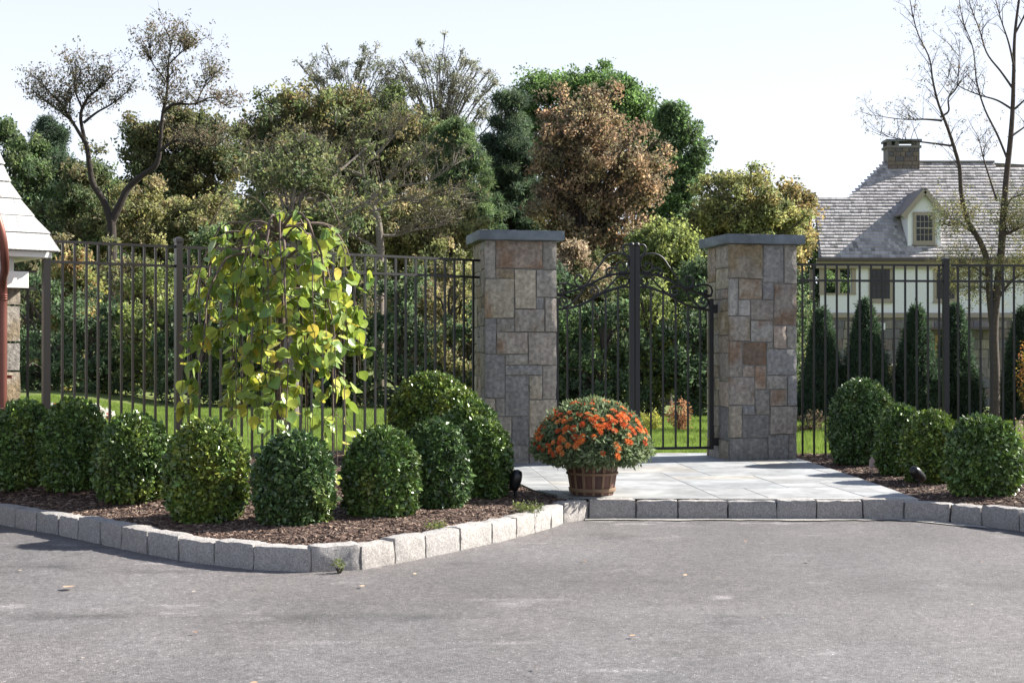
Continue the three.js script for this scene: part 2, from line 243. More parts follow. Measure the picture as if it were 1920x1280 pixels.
function bed(label, poly, x0, x1, z0, z1, seed, n) {
  const S = 0.06, pos = [], uv = [], idx = [], id = new Map();
  const vert = (i, j) => { const k = i * 10000 + j; if (!id.has(k)) { const x = x0 + i * S, z = z0 + j * S; id.set(k, pos.length / 3); pos.push(x, mulchY(x, z), z); uv.push(x, z); } return id.get(k); };
  for (let i = 0; x0 + i * S < x1; i++) for (let j = 0; z0 + j * S < z1; j++) if (inPoly(x0 + (i + 0.5) * S, z0 + (j + 0.5) * S, poly)) { const a = vert(i, j), b = vert(i + 1, j), c = vert(i, j + 1), d = vert(i + 1, j + 1); idx.push(a, c, b, b, c, d); }
  const g = new THREE.BufferGeometry(); g.setAttribute('position', new THREE.Float32BufferAttribute(pos, 3)); g.setAttribute('uv', new THREE.Float32BufferAttribute(uv, 2)); g.setIndex(idx); g.computeVertexNormals();
  structure('mulch_bed', g, mulchMat, label);
  const r = rng(seed), items = []; while (items.length < n) { const x = lerp(x0, x1, r()), z = lerp(z0, z1, r()); if (!inPoly(x, z, poly) || segDist(x, z, KERB) < 0.11 || (x < 1.5 && segDist(x, z, EDGE) < 0.03)) continue; const t = r(), k = 0.42 + r() * 0.72, c = t < 0.55 ? [0.085, 0.05, 0.036] : t < 0.85 ? [0.15, 0.095, 0.07] : [0.3, 0.22, 0.17]; items.push([x, mulchY(x, z) + 0.004, z, 0.5 + r() * 0.75, c[0] * k, c[1] * k, c[2] * k]); }
  return items;
}
const chips = [...bed('dark brown bark mulch bed under the boxwoods left of the patio', BED_L, -6.1, 0.7, -16.5, -9, 71, 42000), ...bed('dark brown bark mulch bed right of the patio', BED_R, 3.2, 7, -17.6, -9.6, 72, 15000)];
tag(scatter('bark_chips', chipGeo, chipMat, chips, scene, rng(73), true), 'loose shredded bark chips covering the planting beds', 'mulch', null, 'stuff');

// ---------- lawn grass ----------
{
  const r = rng(81), items = [], pos = []; const gr = rng(82);
  for (let b = 0; b < 9; b++) { const a = gr() * 6.28, x = (gr() - 0.5) * 0.09, z = (gr() - 0.5) * 0.09, h = 0.045 + gr() * 0.04, l = (gr() - 0.5) * 0.05, c = Math.cos(a) * 0.0035, s = Math.sin(a) * 0.0035; pos.push(x - c, 0, z - s, x + c, 0, z + s, x + l, h, z + l * 0.6); }
  const g = new THREE.BufferGeometry(); g.setAttribute('position', new THREE.Float32BufferAttribute(pos, 3)); g.computeVertexNormals();
  while (items.length < 60000) { const z = -13.3 - Math.pow(r(), 0.8) * 14, x = -9 + r() * 19; if (z > fenceZ(x) - 0.12 || (inPoly(x, z, PATIO))) continue; const k = 0.7 + 0.5 * r() + 0.5 * (fbm(x, z, 2, 8) - 0.5); items.push([x, lawnY(x, z) - 0.004, z, 0.8 + r() * 0.5, 0.185 * k, 0.27 * k, 0.05 * k]); }
  tag(scatter('lawn_grass', g, leafMat({ transmission: 0.45 }), items, scene, rng(83), true), 'short bright green mown grass behind the fence', 'grass', null, 'stuff');
}

// ---------- stone gate pillars ----------
const stoneMat = std({ map: rock, bumpMap: rockBump, bumpScale: 0.02, vertexColors: true, roughness: 0.88 });
const TONE = { g: [0.532, 0.493, 0.439], b: [0.458, 0.446, 0.433], d: [0.383, 0.372, 0.357], t: [0.596, 0.524, 0.418], c: [0.702, 0.629, 0.490], p: [0.617, 0.504, 0.418], m: [0.553, 0.493, 0.428], r: [0.362, 0.263, 0.194], l: [0.596, 0.566, 0.520] };
const RUST = [0.36, 0.17, 0.06], OCHRE = [0.42, 0.3, 0.13];
function stoneGeo(w, h, t, tone, rust, seed, ochre) {                  // front at +z, centred
  const nx = Math.max(3, Math.min(7, Math.round(w / 0.06))), ny = Math.max(3, Math.min(7, Math.round(h / 0.06))), g = new THREE.BoxGeometry(w, h, t, nx, ny, 1), p = g.attributes.position, uv = g.attributes.uv, col = [], nm = g.attributes.normal;
  const sk = (hash(seed, 1, 5) - 0.5) * 0.008, bulge = 0.003 + 0.006 * hash(seed, 2, 5);
  for (let i = 0; i < p.count; i++) {
    let x = p.getX(i), y = p.getY(i), z = p.getZ(i); const u = x / w * 2, v = y / h * 2, rim = Math.max(Math.abs(u), Math.abs(v)) > 0.999;
    const n = noise2(x * 14 + seed * 3.7, y * 14 + seed, 3), n2 = noise2(x * 30 + seed, y * 30, 9);
    if (z > 0) { z += bulge * (1 - u * u) * (1 - v * v) + (n - 0.5) * 0.022 + (n2 - 0.5) * 0.009; if (rim) { z -= 0.006; } }
    if (Math.abs(u) > 0.999) x -= Math.sign(u) * 0.006 * noise2(y * 22 + seed, seed, 4) - sk * v; if (Math.abs(v) > 0.999) y -= Math.sign(v) * 0.006 * noise2(x * 22, seed, 6) - sk * u;
    p.setXYZ(i, x, y, z); const o = seed * 0.613; if (Math.abs(nm.getX(i)) > 0.5) uv.setXY(i, z + o, y + o * 0.3); else if (Math.abs(nm.getY(i)) > 0.5) uv.setXY(i, x + o, z); else uv.setXY(i, x + o, y + o * 0.3);
    let k = 0.92 + 0.3 * (fbm(x * 7 + seed * 2.1, y * 7, 3, 15) - 0.5), c = tone.map(q => q * k); const s = rust ? ss(0.62 - rust * 0.35, 0.75 - rust * 0.2, fbm(x * 6 + seed, y * 6 - seed, 3, 25)) : 0; if (s) c = c.map((q, j) => lerp(q, (ochre ? OCHRE : RUST)[j] * k, 0.6 * s)); col.push(...c);
  }
  g.setAttribute('color', new THREE.Float32BufferAttribute(col, 3)); g.computeVertexNormals(); return g;
}
// front faces, in hundredths of the face width (x) and of the height from the top (y)
const FRONT_A = [[0, 0, 15, 17, 'g'], [15, 0, 80, 12.5, 'p', .35], [80, 0, 100, 12.8, 'g'], [15, 12.5, 41, 17, 'm', .6], [41, 12.8, 71, 30.5, 'c'], [71, 12.8, 100, 25.3, 'g'], [0, 17, 41, 34.7, 'c', .15], [71, 25.3, 83, 30.5, 'b'], [83, 25.3, 100, 40.8, 'm'], [41, 30.5, 83, 40.8, 'g', .7], [0, 34.7, 16, 50.7, 'b'], [16, 34.7, 41, 40.8, 'g'], [16, 40.8, 60, 50.7, 'm', .2], [60, 40.8, 100, 55.6, 'm'], [0, 50.7, 28, 70.2, 'b'], [28, 50.7, 60, 55.6, 'g'], [28, 55.6, 80, 60.1, 'b'], [80, 55.6, 100, 71, 'm'], [28, 60.1, 61, 78.4, 'd'], [61, 60.1, 80, 71, 't'], [0, 70.2, 15, 78.4, 't'], [15, 70.2, 28, 78.4, 'g'], [61, 71, 100, 88, 't', .2], [0, 78.4, 18, 91.4, 'g'], [18, 78.4, 37, 91.4, 'm'], [37, 78.4, 61, 91.4, 'd'], [0, 91.4, 36, 100, 'm', .2], [36, 91.4, 61, 100, 'g'], [61, 88, 100, 100, 'm', .3]];
const FRONT_B = [[0, 0, 49, 15.8, 't', .5], [49, 0, 80, 17.5, 'b'], [80, 0, 100, 18, 'g'], [0, 15.8, 13, 33, 'l'], [13, 15.8, 48, 25.5, 't', .4], [48, 17.5, 65, 25.5, 'b'], [65, 18, 100, 37.3, 'm', .5], [13, 25.5, 31, 33, 'l'], [31, 25.5, 65, 35, 'm'], [0, 33, 30, 44.5, 'm', .7], [30, 35, 64, 45, 'l', .4], [64, 37.3, 84, 48, 'p'], [84, 37.3, 100, 48, 'g'], [0, 44.5, 19, 61, 'm', .2], [19, 45, 54, 55.6, 'r', .5], [54, 45, 64, 48, 'g'], [54, 48, 100, 60.3, 'b'], [19, 55.6, 37, 61, 'p', .3], [37, 55.6, 54, 66.8, 'p', .6], [0, 61, 37, 74, 'm', .2], [54, 60.3, 85, 66.8, 'g'], [85, 60.3, 100, 74.5, 'b'], [37, 66.8, 59, 78.5, 'g'], [59, 66.8, 85, 74.5, 'm', .4], [0, 74, 18, 89, 't'], [18, 78.5, 58, 89, 'd'], [18, 74, 37, 78.5, 'b'], [59, 74.5, 100, 87.5, 'm'], [0, 89, 56, 100, 'd'], [56, 87.5, 87, 100, 'd'], [87, 87.5, 100, 100, 'g']];
function randomAshlar(W, H, r) { const out = []; const cut = (x0, y0, x1, y1) => { const w = x1 - x0, h = y1 - y0; if (w > 0.5 || (w > 0.34 && r() < 0.5 && h < 0.5)) { const t = lerp(0.35, 0.65, r()); cut(x0, y0, x0 + w * t, y1); cut(x0 + w * t, y0, x1, y1); } else if (h > 0.42 || (h > 0.26 && r() < 0.4)) { const t = lerp(0.32, 0.68, r()); cut(x0, y0, x1, y0 + h * t); cut(x0, y0 + h * t, x1, y1); } else out.push([x0 / W * 100, y0 / H * 100, x1 / W * 100, y1 / H * 100, 'gbtmcpml'[Math.floor(r() * 8)], r() < 0.45 ? 0.3 + r() * 0.5 : 0]); }; const n = 4; for (let k = 0; k < n; k++) cut(0, k * H / n, W, (k + 1) * H / n); return out; }
const mortarMat = std({ map: granite, color: C(0.36, 0.345, 0.32), roughness: 1 }), capMat = std({ map: slabTex, bumpMap: rockBump, bumpScale: 0.006, color: C(0.2, 0.235, 0.27), roughness: 0.8 });
const PW = 0.83, PH = 2.52, GATE_TURN = 11 * Math.PI / 180;
function pillar(label, pos, front, seed, capY) {
  const t = thing('stone_pillar', label, 'pillar', pos, GATE_TURN, 'stone gate pillars'), T = 0.07, r = rng(seed); let k = seed * 50;
  part('mortar_core', boxAt(PW - 0.036, PH, PW - 0.036, 0, PH / 2, 0), mortarMat, t);
  const face = (list, W, turn, off, och) => list.forEach(([x0, y0, x1, y1, tone, rust]) => { const w = (x1 - x0) / 100 * W - 0.008, h = (y1 - y0) / 100 * PH - 0.008, j = 0.85 + r() * 0.3, m = part('stone', stoneGeo(w, h, T, TONE[tone].map(q => q * j), rust || 0, k++, och || r() < 0.25), stoneMat, t); const lx = ((x0 + x1) / 200 - 0.5) * W, ly = PH * (1 - (y0 + y1) / 200), lz = PW / 2 - T / 2 + (r() - 0.5) * 0.016; m.position.set(Math.cos(turn) * lx + Math.sin(turn) * (lz + off), ly, -Math.sin(turn) * lx + Math.cos(turn) * (lz + off)); m.rotation.y = turn; });
  face(front, PW, 0, 0); const D = PW - 2 * T + 0.002;
  face(randomAshlar(D, PH, r), D, -Math.PI / 2, 0, true); face(randomAshlar(D, PH, r), D, Math.PI / 2, 0); face(randomAshlar(PW, PH, r), PW, Math.PI, 0);
  const cw = PW + 0.15, ch = 0.115, g = roughBlock(cw, ch, cw, seed, 0.006, [14, 3, 14], 0.008), c = part('capstone', g, capMat, t); c.position.y = PH; return t;
}
pillar('square fieldstone gate pillar with cream blocks, behind the orange flowers', [0.024, 0.155, -16.29], FRONT_A, 3);
pillar('square fieldstone gate pillar with a dark rust block, where the gate hinges', [2.844, 0.15, -16.79], FRONT_B, 7);

// ---------- iron gate ----------
const iron = std({ color: C(0.008, 0.008, 0.009), roughness: 0.5, metalness: 0.0 });
const brownish = std({ color: C(0.022, 0.019, 0.018), roughness: 0.36, metalness: 0.35 });  // browner base colour than the black panels on the same fence line
function gateLeaf(label, side) {
  const t = thing('iron_gate', label, 'gate', [1.434, 0, -16.54], GATE_TURN, 'leaves of the iron gate');
  const K = 0.00119, X = (dx) => side * dx * K, Y = (y) => 1.45 - (430 + y / 5.486 - 655) * 0.00624;
  const bar = (name, dx, y0, y1, w) => part(name, boxAt(w, y1 - y0, w, X(dx), (y0 + y1) / 2, 0), iron, t);
  const curve = (name, pts, rad, n = 40) => part(name, tube(smoothPath(pts.map(([x, y]) => [X(990 - x), Y(y), 0]), n), pts.rad || rad, 6), iron, t);
  const B = 0.27, low = [[940, 592], [850, 595], [760, 620], [640, 670], [540, 730], [430, 785], [330, 808], [195, 830]];
  const m = part('meeting_stile', boxAt(0.056, 2.66 - B, 0.05, X(28), (2.66 + B) / 2, 0), iron, t); part('knob', new THREE.SphereGeometry(0.033, 12, 8).translate(X(28), 2.675, 0), iron, t);
  part('hinge_stile', boxAt(0.052, 2.05 - B, 0.05, X(790), (2.05 + B) / 2, 0), iron, t);
  part('bottom_rail', boxAt(0.9, 0.032, 0.03, X(408), B + 0.02, 0), iron, t);
  curve('arched_rail', low, 0.016); curve('arched_rail', [[940, 450], [870, 452], [780, 465], [680, 495], [590, 540], [480, 595], [380, 635], [280, 662], [195, 678]], 0.016);
  const lowY = (dx) => { const x = 990 - dx; for (let i = 0; i < low.length - 1; i++) if (x <= low[i][0] && x >= low[i + 1][0]) return lerp(low[i][1], low[i + 1][1], (low[i][0] - x) / (low[i][0] - low[i + 1][0])); return 600; };
  for (const dx of [168, 293, 423, 550, 678]) bar('picket', dx, B + 0.03, Y(lowY(dx)), 0.02);
  const S = 0.0125;
  curve('scroll', [[872, 392], [885, 375], [868, 345], [832, 342], [806, 372], [815, 412], [860, 436], [905, 420], [926, 370], [924, 300], [890, 262], [830, 245], [760, 252], [700, 288], [640, 372], [570, 470], [510, 560], [470, 588], [430, 588], [392, 552], [386, 510], [412, 480], [450, 480], [468, 510], [455, 540], [432, 536]], S, 110);
  curve('scroll', [[950, 165], [930, 158], [898, 155], [872, 190], [886, 240], [934, 288]], S, 30);
  curve('scroll', [[806, 405], [750, 395], [712, 418], [704, 450], [730, 462], [746, 442], [732, 430]], S, 36);
  curve('scroll', [[862, 540], [852, 552], [870, 575], [912, 565], [930, 522], [900, 482], [850, 474], [810, 500], [750, 570], [690, 625], [640, 662], [590, 672], [548, 660], [546, 632], [575, 622], [588, 640]], S, 80);
  curve('scroll', [[480, 592], [540, 580], [600, 592], [626, 625], [616, 660], [580, 688]], S, 30);
  curve('scroll', [[490, 600], [430, 680], [360, 760], [300, 796], [252, 788], [232, 745], [250, 700], [290, 702], [305, 742], [276, 757], [266, 734]], S, 60);
  curve('scroll', [[490, 596], [390, 590], [330, 568], [270, 560], [210, 575], [188, 630], [212, 678], [262, 680], [277, 645], [248, 622], [238, 648]], S, 60);
  if (side > 0) { for (const [y, h] of [[1.93, 0.1], [0.36, 0.09]]) part('hinge', boxAt(0.12, h, 0.07, X(790) + 0.075, y, 0), iron, t); }
  else { for (const [y, h] of [[1.93, 0.1], [0.36, 0.09]]) part('hinge', boxAt(0.12, h, 0.07, X(790) - 0.075, y, 0), iron, t); part('lock_box', boxAt(0.05, 0.13, 0.06, X(36), 1.22, 0.012), iron, t); }
  return t;
}
gateLeaf('black wrought iron gate leaf with scrolls, hung beside the orange flowers', -1);
gateLeaf('black wrought iron gate leaf with scrolls, hung on the pillar with rust block', 1);

// ---------- fences ----------
function postGeo(w, h) { const g = [boxAt(w, h, w, 0, h / 2, 0), boxAt(w + 0.014, 0.03, w + 0.014, 0, h + 0.015, 0)]; const c = new THREE.CylinderGeometry(0.004, (w + 0.01) * 0.7, 0.022, 4, 1).rotateY(Math.PI / 4).translate(0, h + 0.041, 0); g.push(c); return mergeGeometries(g.map(x => x.toNonIndexed())); }
function fence(label, A, B, mat, { top = 2.467, second = 2.275, bottom = 0.36, step = 0.115, posts = [], rail = 0.03, base = 0.15, pk = 0.021 }) {
  const dx = B[0] - A[0], dz = B[1] - A[1], L = Math.hypot(dx, dz), t = thing('picket_fence', label, 'fence', [A[0], 0, A[1]], Math.atan2(-dz, dx), 'metal picket fence');
  for (const y of [top, second, bottom]) { const [a, b] = Array.isArray(y) ? y : [y, y]; const ang = Math.atan2(b - a, L); part('rail', boxAt(L, 0.026, rail, L / 2, (a + b) / 2, 0, 0, ang), mat, t); }
  const bt = Array.isArray(bottom) ? bottom : [bottom, bottom], pg = new Map();
  for (let s = step * 0.6; s < L - 0.03; s += step) { if (posts.some(p => Math.abs(p - s) < 0.05)) continue; const b = lerp(bt[0], bt[1], s / L), m = part('picket', new THREE.BoxGeometry(pk, top - b, pk), mat, t); m.position.set(s, (top + b) / 2, 0.001); }
  for (const s of posts) { const m = part('post', postGeo(0.066, top + 0.05 - base), mat, t); m.position.set(s, base, 0); }
  return t;
}
fence('bronze toned metal picket fence with square posts beside the stone pavilion', [-4.4, -13.24], [-2.38, -14.65], brownish, { posts: [0.03, 1.33], bottom: [0.42, 0.36], base: 0.1, step: 0.114 });
fence('black metal picket fence between the weeping tree and the gate pillar', [-2.38, -14.65], [-0.36, -16.16], iron, { posts: [0.02], bottom: [0.37, 0.33], base: 0.1, step: 0.13 });
fence('black metal picket fence running right from the gate pillar past a tree', [3.25, -16.87], [5.27, -17.06], iron, { posts: [2.0], bottom: 0.13, base: 0, step: 0.141 });
fence('black metal picket fence in front of the forked tree trunk', [5.31, -17.064], [8.1, -17.34], iron, { posts: [2.75], bottom: 0.13, base: 0, step: 0.141 });
fence('short lower bronze fence panel tucked against the stone pavilion', [-5.6, -13.15], [-4.46, -13.24], brownish, { top: 2.18, second: 2.02, bottom: 0.42, step: 0.14, base: 0.1 });

// ---------- boxwood balls ----------
const boxLeaf = leafMat({ transmission: 0.12, clearcoat: 1, clearcoatRoughness: 0.26, specularIntensity: 0.5 });
const boxClumps = [1, 2, 3].map(s => clump(14, 0.036, 0.033, 0.021, 200 + s));
const twigMat = std({ map: barkTex, color: C(0.09, 0.065, 0.045) });
const PAL_BOX = { green: [[0.05, 0.1, 0.02], [0.07, 0.13, 0.025], [0.1, 0.165, 0.03]], yellow: [[0.07, 0.125, 0.022], [0.1, 0.16, 0.026], [0.15, 0.2, 0.03]], dark: [[0.04, 0.085, 0.022], [0.055, 0.11, 0.028], [0.08, 0.14, 0.034]] };
function boxwood(label, x, z, w, h, pal, seed, group) {
  w *= 0.93; h *= 0.94; const y = mulchY(x, z), t = thing('boxwood', label, 'boxwood', [x, y - 0.01, z], seed * 1.3, group), r = rng(seed * 31 + 7), lists = [[], [], []], P = PAL_BOX[pal];
  const R = w / 2, prof = (v) => Math.pow(Math.max(0, 1 - Math.pow(Math.abs(v * 2 - 1.0), v > 0.5 ? 2.15 : 2.5)), 1 / 2.1);   // full barrel outline
  const n = Math.round(10500 * w * h);
  for (let i = 0; i < n; i++) {
    const v = 0.03 + 0.97 * Math.pow(r(), 0.9), a = r() * 6.283, shell = 1 - Math.pow(r(), 1.7) * 0.34, lump = 1 + 0.24 * (noise3(Math.cos(a) * 2.4 + seed, v * 4.2, Math.sin(a) * 2.4, seed) - 0.5) + 0.17 * (noise3(Math.cos(a) * 7 + seed, v * 11, Math.sin(a) * 7, seed + 3) - 0.5);
    if (shell > 0.86 && noise3(Math.cos(a) * 6 + seed * 3, v * 9, Math.sin(a) * 6, 21) < 0.4) continue; const rad = R * prof(0.1 + v * 0.9) * shell * lump; let yy = h * (v < 0.5 ? v : 0.5 + (v - 0.5) * (0.85 + 0.15 * shell)) * (1 + 0.03 * (lump - 1));
    const stray = r() < 0.06 ? 1.03 + 0.06 * r() : 1, c = P[Math.floor(r() * 3)], fresh = noise3(Math.cos(a) * 2 + 5, v * 3, Math.sin(a) * 2 + seed, 11), k = 0.5 + 1.15 * Math.pow(r(), 1.3);
    const yel = fresh > 0.56 ? (fresh - 0.56) * 3 : 0;
    lists[i % 3].push([rad * stray * Math.cos(a), yy, rad * stray * Math.sin(a), 0.75 + r() * 0.7, c[0] * k * (1 + yel * 1.2), c[1] * k * (1 + yel * 0.5), c[2] * k]);
  }
  for (let i = 0; i < n * 0.16; i++) { const a = r() * 6.283, rad = R * 0.72 * Math.sqrt(r()), c = P[Math.floor(r() * 3)], k = 0.75 + 0.6 * r(), q = rad / R; lists[i % 3].push([rad * Math.cos(a), h * (0.1 + 0.9 * (0.5 + 0.5 * Math.pow(1 - Math.pow(q, 2.1), 1 / 2.15)) - 0.09 - 0.06 * r() + 0.09 * (1 - q)), rad * Math.sin(a), 0.8 + r() * 0.6, c[0] * k * 1.1, c[1] * k * 1.1, c[2] * k]); }
  lists.forEach((l, i) => scatter('foliage', boxClumps[i], boxLeaf, l, t, r));
  const tw = []; for (let i = 0; i < 16; i++) { const a = r() * 6.28, e = 0.25 + r() * 0.55; tw.push(tube([[0.03 * Math.cos(a), 0, 0.03 * Math.sin(a)], [R * 0.35 * Math.cos(a), h * e * 0.5, R * 0.35 * Math.sin(a)], [R * 0.75 * Math.cos(a + 0.3), h * (0.3 + e * 0.7), R * 0.75 * Math.sin(a + 0.3)]], [0.014, 0.01, 0.004], 5)); }
  part('stems', mergeGeometries(tw), twigMat, t, 'stuff');
  return t;
}
const G1 = 'clipped boxwoods along the left bed', G2 = 'clipped boxwoods in the right bed';
boxwood('clipped round boxwood against the stone pavilion and copper downspout', -4.33, -12.52, 0.56, 0.77, 'green', 1, G1);
boxwood('clipped boxwood second from the copper downspout along the kerb', -3.8, -12.25, 0.57, 0.79, 'green', 2, G1);
boxwood('clipped boxwood between its darker neighbour and the yellow tinged boxwood', -3.16, -11.78, 0.63, 0.72, 'green', 3, G1);
boxwood('yellow tinged clipped boxwood in front of the weeping tree', -2.34, -10.8, 0.62, 0.78, 'yellow', 4, G1);
boxwood('dark clipped boxwood just in front of the weeping tree trunk', -1.63, -10.55, 0.59, 0.7, 'dark', 5, G1);
boxwood('clipped boxwood in the left bed at the widest bend of the kerb', -1.02, -11.0, 0.57, 0.71, 'green', 6, G1);
boxwood('bluish clipped boxwood fourth from the patio spotlight', -0.62, -11.65, 0.53, 0.74, 'dark', 7, G1);
boxwood('clipped boxwood beside the black spotlight at the patio edge', -0.27, -12.42, 0.52, 0.7, 'green', 8, G1);
boxwood('large domed boxwood close to the black fence left of the pillar', -0.84, -14.75, 0.88, 0.94, 'yellow', 9, G1);
boxwood('domed boxwood between the large domed one and the spotlight boxwood', -0.53, -14.0, 0.66, 0.86, 'yellow', 10, G1);
boxwood('boxwood directly behind the one beside the patio spotlight', -0.38, -13.3, 0.6, 0.78, 'green', 11, G1);
boxwood('tall dark rounded boxwood against the right fence', 3.92, -15.8, 0.74, 0.96, 'dark', 12, G2);
boxwood('small boxwood next to the tall dark one by the right fence', 4.03, -14.6, 0.5, 0.74, 'green', 13, G2);
boxwood('bright green boxwood with a dark spotlight at its foot', 4.1, -13.8, 0.55, 0.72, 'yellow', 14, G2);
boxwood('boxwood nearest the kerb in the right bed', 4.17, -12.5, 0.63, 0.71, 'green', 15, G2);

// ---------- weeping tree ----------
function heartLeaf(seed) {
  const r = rng(seed), out = [], N = 9; for (let i = 0; i <= N; i++) { const t = i / N; out.push([0.5 * Math.pow(Math.sin(Math.PI * Math.pow(t, 0.62)), 0.8) * (1 - 0.12 * t), -0.12 * Math.cos(t * 2.4) * (1 - t) * (t < 0.25 ? 1 : 0.3) + t]); }
  const pos = [], idx = [], fold = 0.12 + r() * 0.22, curl = (r() - 0.3) * 0.5, tw = (r() - 0.5) * 0.5;
  const put = (x, y) => { const z = Math.abs(x) * fold + curl * (y - 0.3) * (y - 0.3) + tw * x * y + 0.05 * (noise2(x * 5 + seed, y * 5, 3) - 0.5); pos.push(x, -y, z); };
  for (let i = 0; i <= N; i++) { const [x, y] = out[i], m = i / N; put(-x, y); put(-x * 0.5, lerp(y, m, 0.5)); put(0, m); put(x * 0.5, lerp(y, m, 0.5)); put(x, y); }
  for (let i = 0; i < N; i++) for (let k = 0; k < 4; k++) { const a = i * 5 + k, b = a + 5; idx.push(a, b, a + 1, a + 1, b, b + 1); }
  const g = new THREE.BufferGeometry(); g.setAttribute('position', new THREE.Float32BufferAttribute(pos, 3)); g.setIndex(idx); g.computeVertexNormals(); return g;
}
{
  const bx = -2.12, bz = -12.85, by = mulchY(bx, bz), t = thing('weeping_tree', 'small weeping tree with yellow green heart shaped leaves before the fence', 'tree', [bx, by - 0.02, bz]);
  const bark = std({ map: barkTex, color: C(0.26, 0.2, 0.17), roughness: 0.85 }), r = rng(301), TOP = 2.72 - by;
  part('trunk', tube(smoothPath([[0, 0, 0], [0.02, 0.5, 0.01], [-0.01, 1.0, 0], [0.03, 1.5, 0.02], [0.0, 2.0, 0], [0.02, TOP - 0.05, 0]], 24), Array.from({ length: 25 }, (_, i) => 0.042 - i * 0.0008), 9), bark, t);
  const paths = [];   // arching boughs with hanging ends
  const arch = (a, reach, rise, drop, y0, rad) => { const c = Math.cos(a), s = Math.sin(a), p = []; for (let i = 0; i <= 16; i++) { const q = i / 16, out = reach * Math.sin(Math.min(1, q * 1.7) * Math.PI / 2) * (1 + 0.12 * q), y = y0 + rise * Math.sin(Math.min(1, q * 2.6) * Math.PI) * (q < 0.385 ? 1 : 0) + (q > 0.3 ? -drop * Math.pow((q - 0.3) / 0.7, 1.35) : 0); p.push(new THREE.Vector3(out * c + 0.06 * (noise2(q * 4 + a * 9, reach, 2) - 0.5), y + 0.05 * (noise2(q * 6, a * 7, 3) - 0.5), out * s * 0.85 + 0.06 * (noise2(q * 4, a * 5, 4) - 0.5))); } paths.push(p); part('branch', tube(p, p.map((_, i) => rad * (1 - i / 17) + 0.0025), 6), bark, t); };
  const NB = 30; for (let i = 0; i < NB; i++) { const a = i / NB * 6.283 + (r() - 0.5) * 0.3, big = i % 3 === 0; arch(a, 0.32 + r() * 0.48, 0.05 + r() * 0.16, 1.0 + r() * 1.05, TOP - 0.12 - r() * 0.62, big ? 0.015 : 0.008); }
  const whips = []; for (const [a, l] of [[0.4, 0.5], [3.4, 0.55]]) whips.push(tube(smoothPath([[0, TOP - 0.15, 0], [Math.cos(a) * l * 0.4, TOP + 0.12, Math.sin(a) * l * 0.3], [Math.cos(a) * l * 0.9, TOP + 0.16, Math.sin(a) * l * 0.6], [Math.cos(a) * l * 1.25, TOP - 0.12, Math.sin(a) * l]], 12), 0.005, 5));
  const twigs = []; for (const p of paths.slice()) for (let k = 0; k < 5; k++) { const i = 5 + Math.floor(r() * 10), o = p[i], a = r() * 6.28, l = 0.12 + r() * 0.3, q = [o, new THREE.Vector3(o.x + Math.cos(a) * l * 0.5, o.y - l * 0.3, o.z + Math.sin(a) * l * 0.5), new THREE.Vector3(o.x + Math.cos(a) * l * 0.7, o.y - l * (0.8 + r()), o.z + Math.sin(a) * l * 0.7)]; paths.push(q); twigs.push(tube(q, [0.004, 0.0032, 0.002], 4)); }
  part('twigs', mergeGeometries([...whips, ...twigs]), bark, t, 'stuff');
  const tints = [[0.22, 0.31, 0.05], [0.27, 0.36, 0.06], [0.36, 0.42, 0.06], [0.5, 0.49, 0.07], [0.15, 0.25, 0.06], [0.52, 0.42, 0.07], [0.3, 0.38, 0.16]].map(c => leafMat({ color: C(...c), transmission: 0.42, clearcoat: 0.7, clearcoatRoughness: 0.32 })), geos = [1, 2, 3, 4, 5, 6].map(s => heartLeaf(s * 13));
  const wts = [0.2, 0.42, 0.64, 0.76, 0.9, 0.93, 1], rest = geos.map(() => []), q = new THREE.Quaternion(), e = new THREE.Euler();
  for (let i = 0; i < 1250; i++) {
    const p = paths[Math.floor(r() * paths.length)], long = p.length > 5, f = (long ? Math.pow(r(), 0.8) : 0.2 + 0.8 * r()) * (p.length - 1), k = Math.min(p.length - 2, Math.floor(f)), o = p[k].clone().lerp(p[k + 1], f - k), out = Math.atan2(o.x, o.z) + (r() - 0.5) * 2.4, sc = 0.074 + r() * 0.06;
    e.set(-0.45 + (r() - 0.5) * 1.9, out, (r() - 0.5) * 1.7, 'YXZ'); q.setFromEuler(e); o.x += (r() - 0.5) * 0.06; o.z += (r() - 0.5) * 0.06; const v = r(), ti = wts.findIndex(w => v <= w);
    if (i < 300) { const m = part('leaf', geos[i % 6], tints[ti], t); m.position.copy(o); m.quaternion.copy(q); m.scale.setScalar(sc); }
    else { const g = geos[i % 6].clone(); g.applyMatrix4(new THREE.Matrix4().compose(o, q, new THREE.Vector3(sc, sc, sc))); rest[ti % 6].push(g); }
  }
  rest.forEach((l, i) => l.length && part('leaves', mergeGeometries(l), tints[i], t, 'stuff'));
}

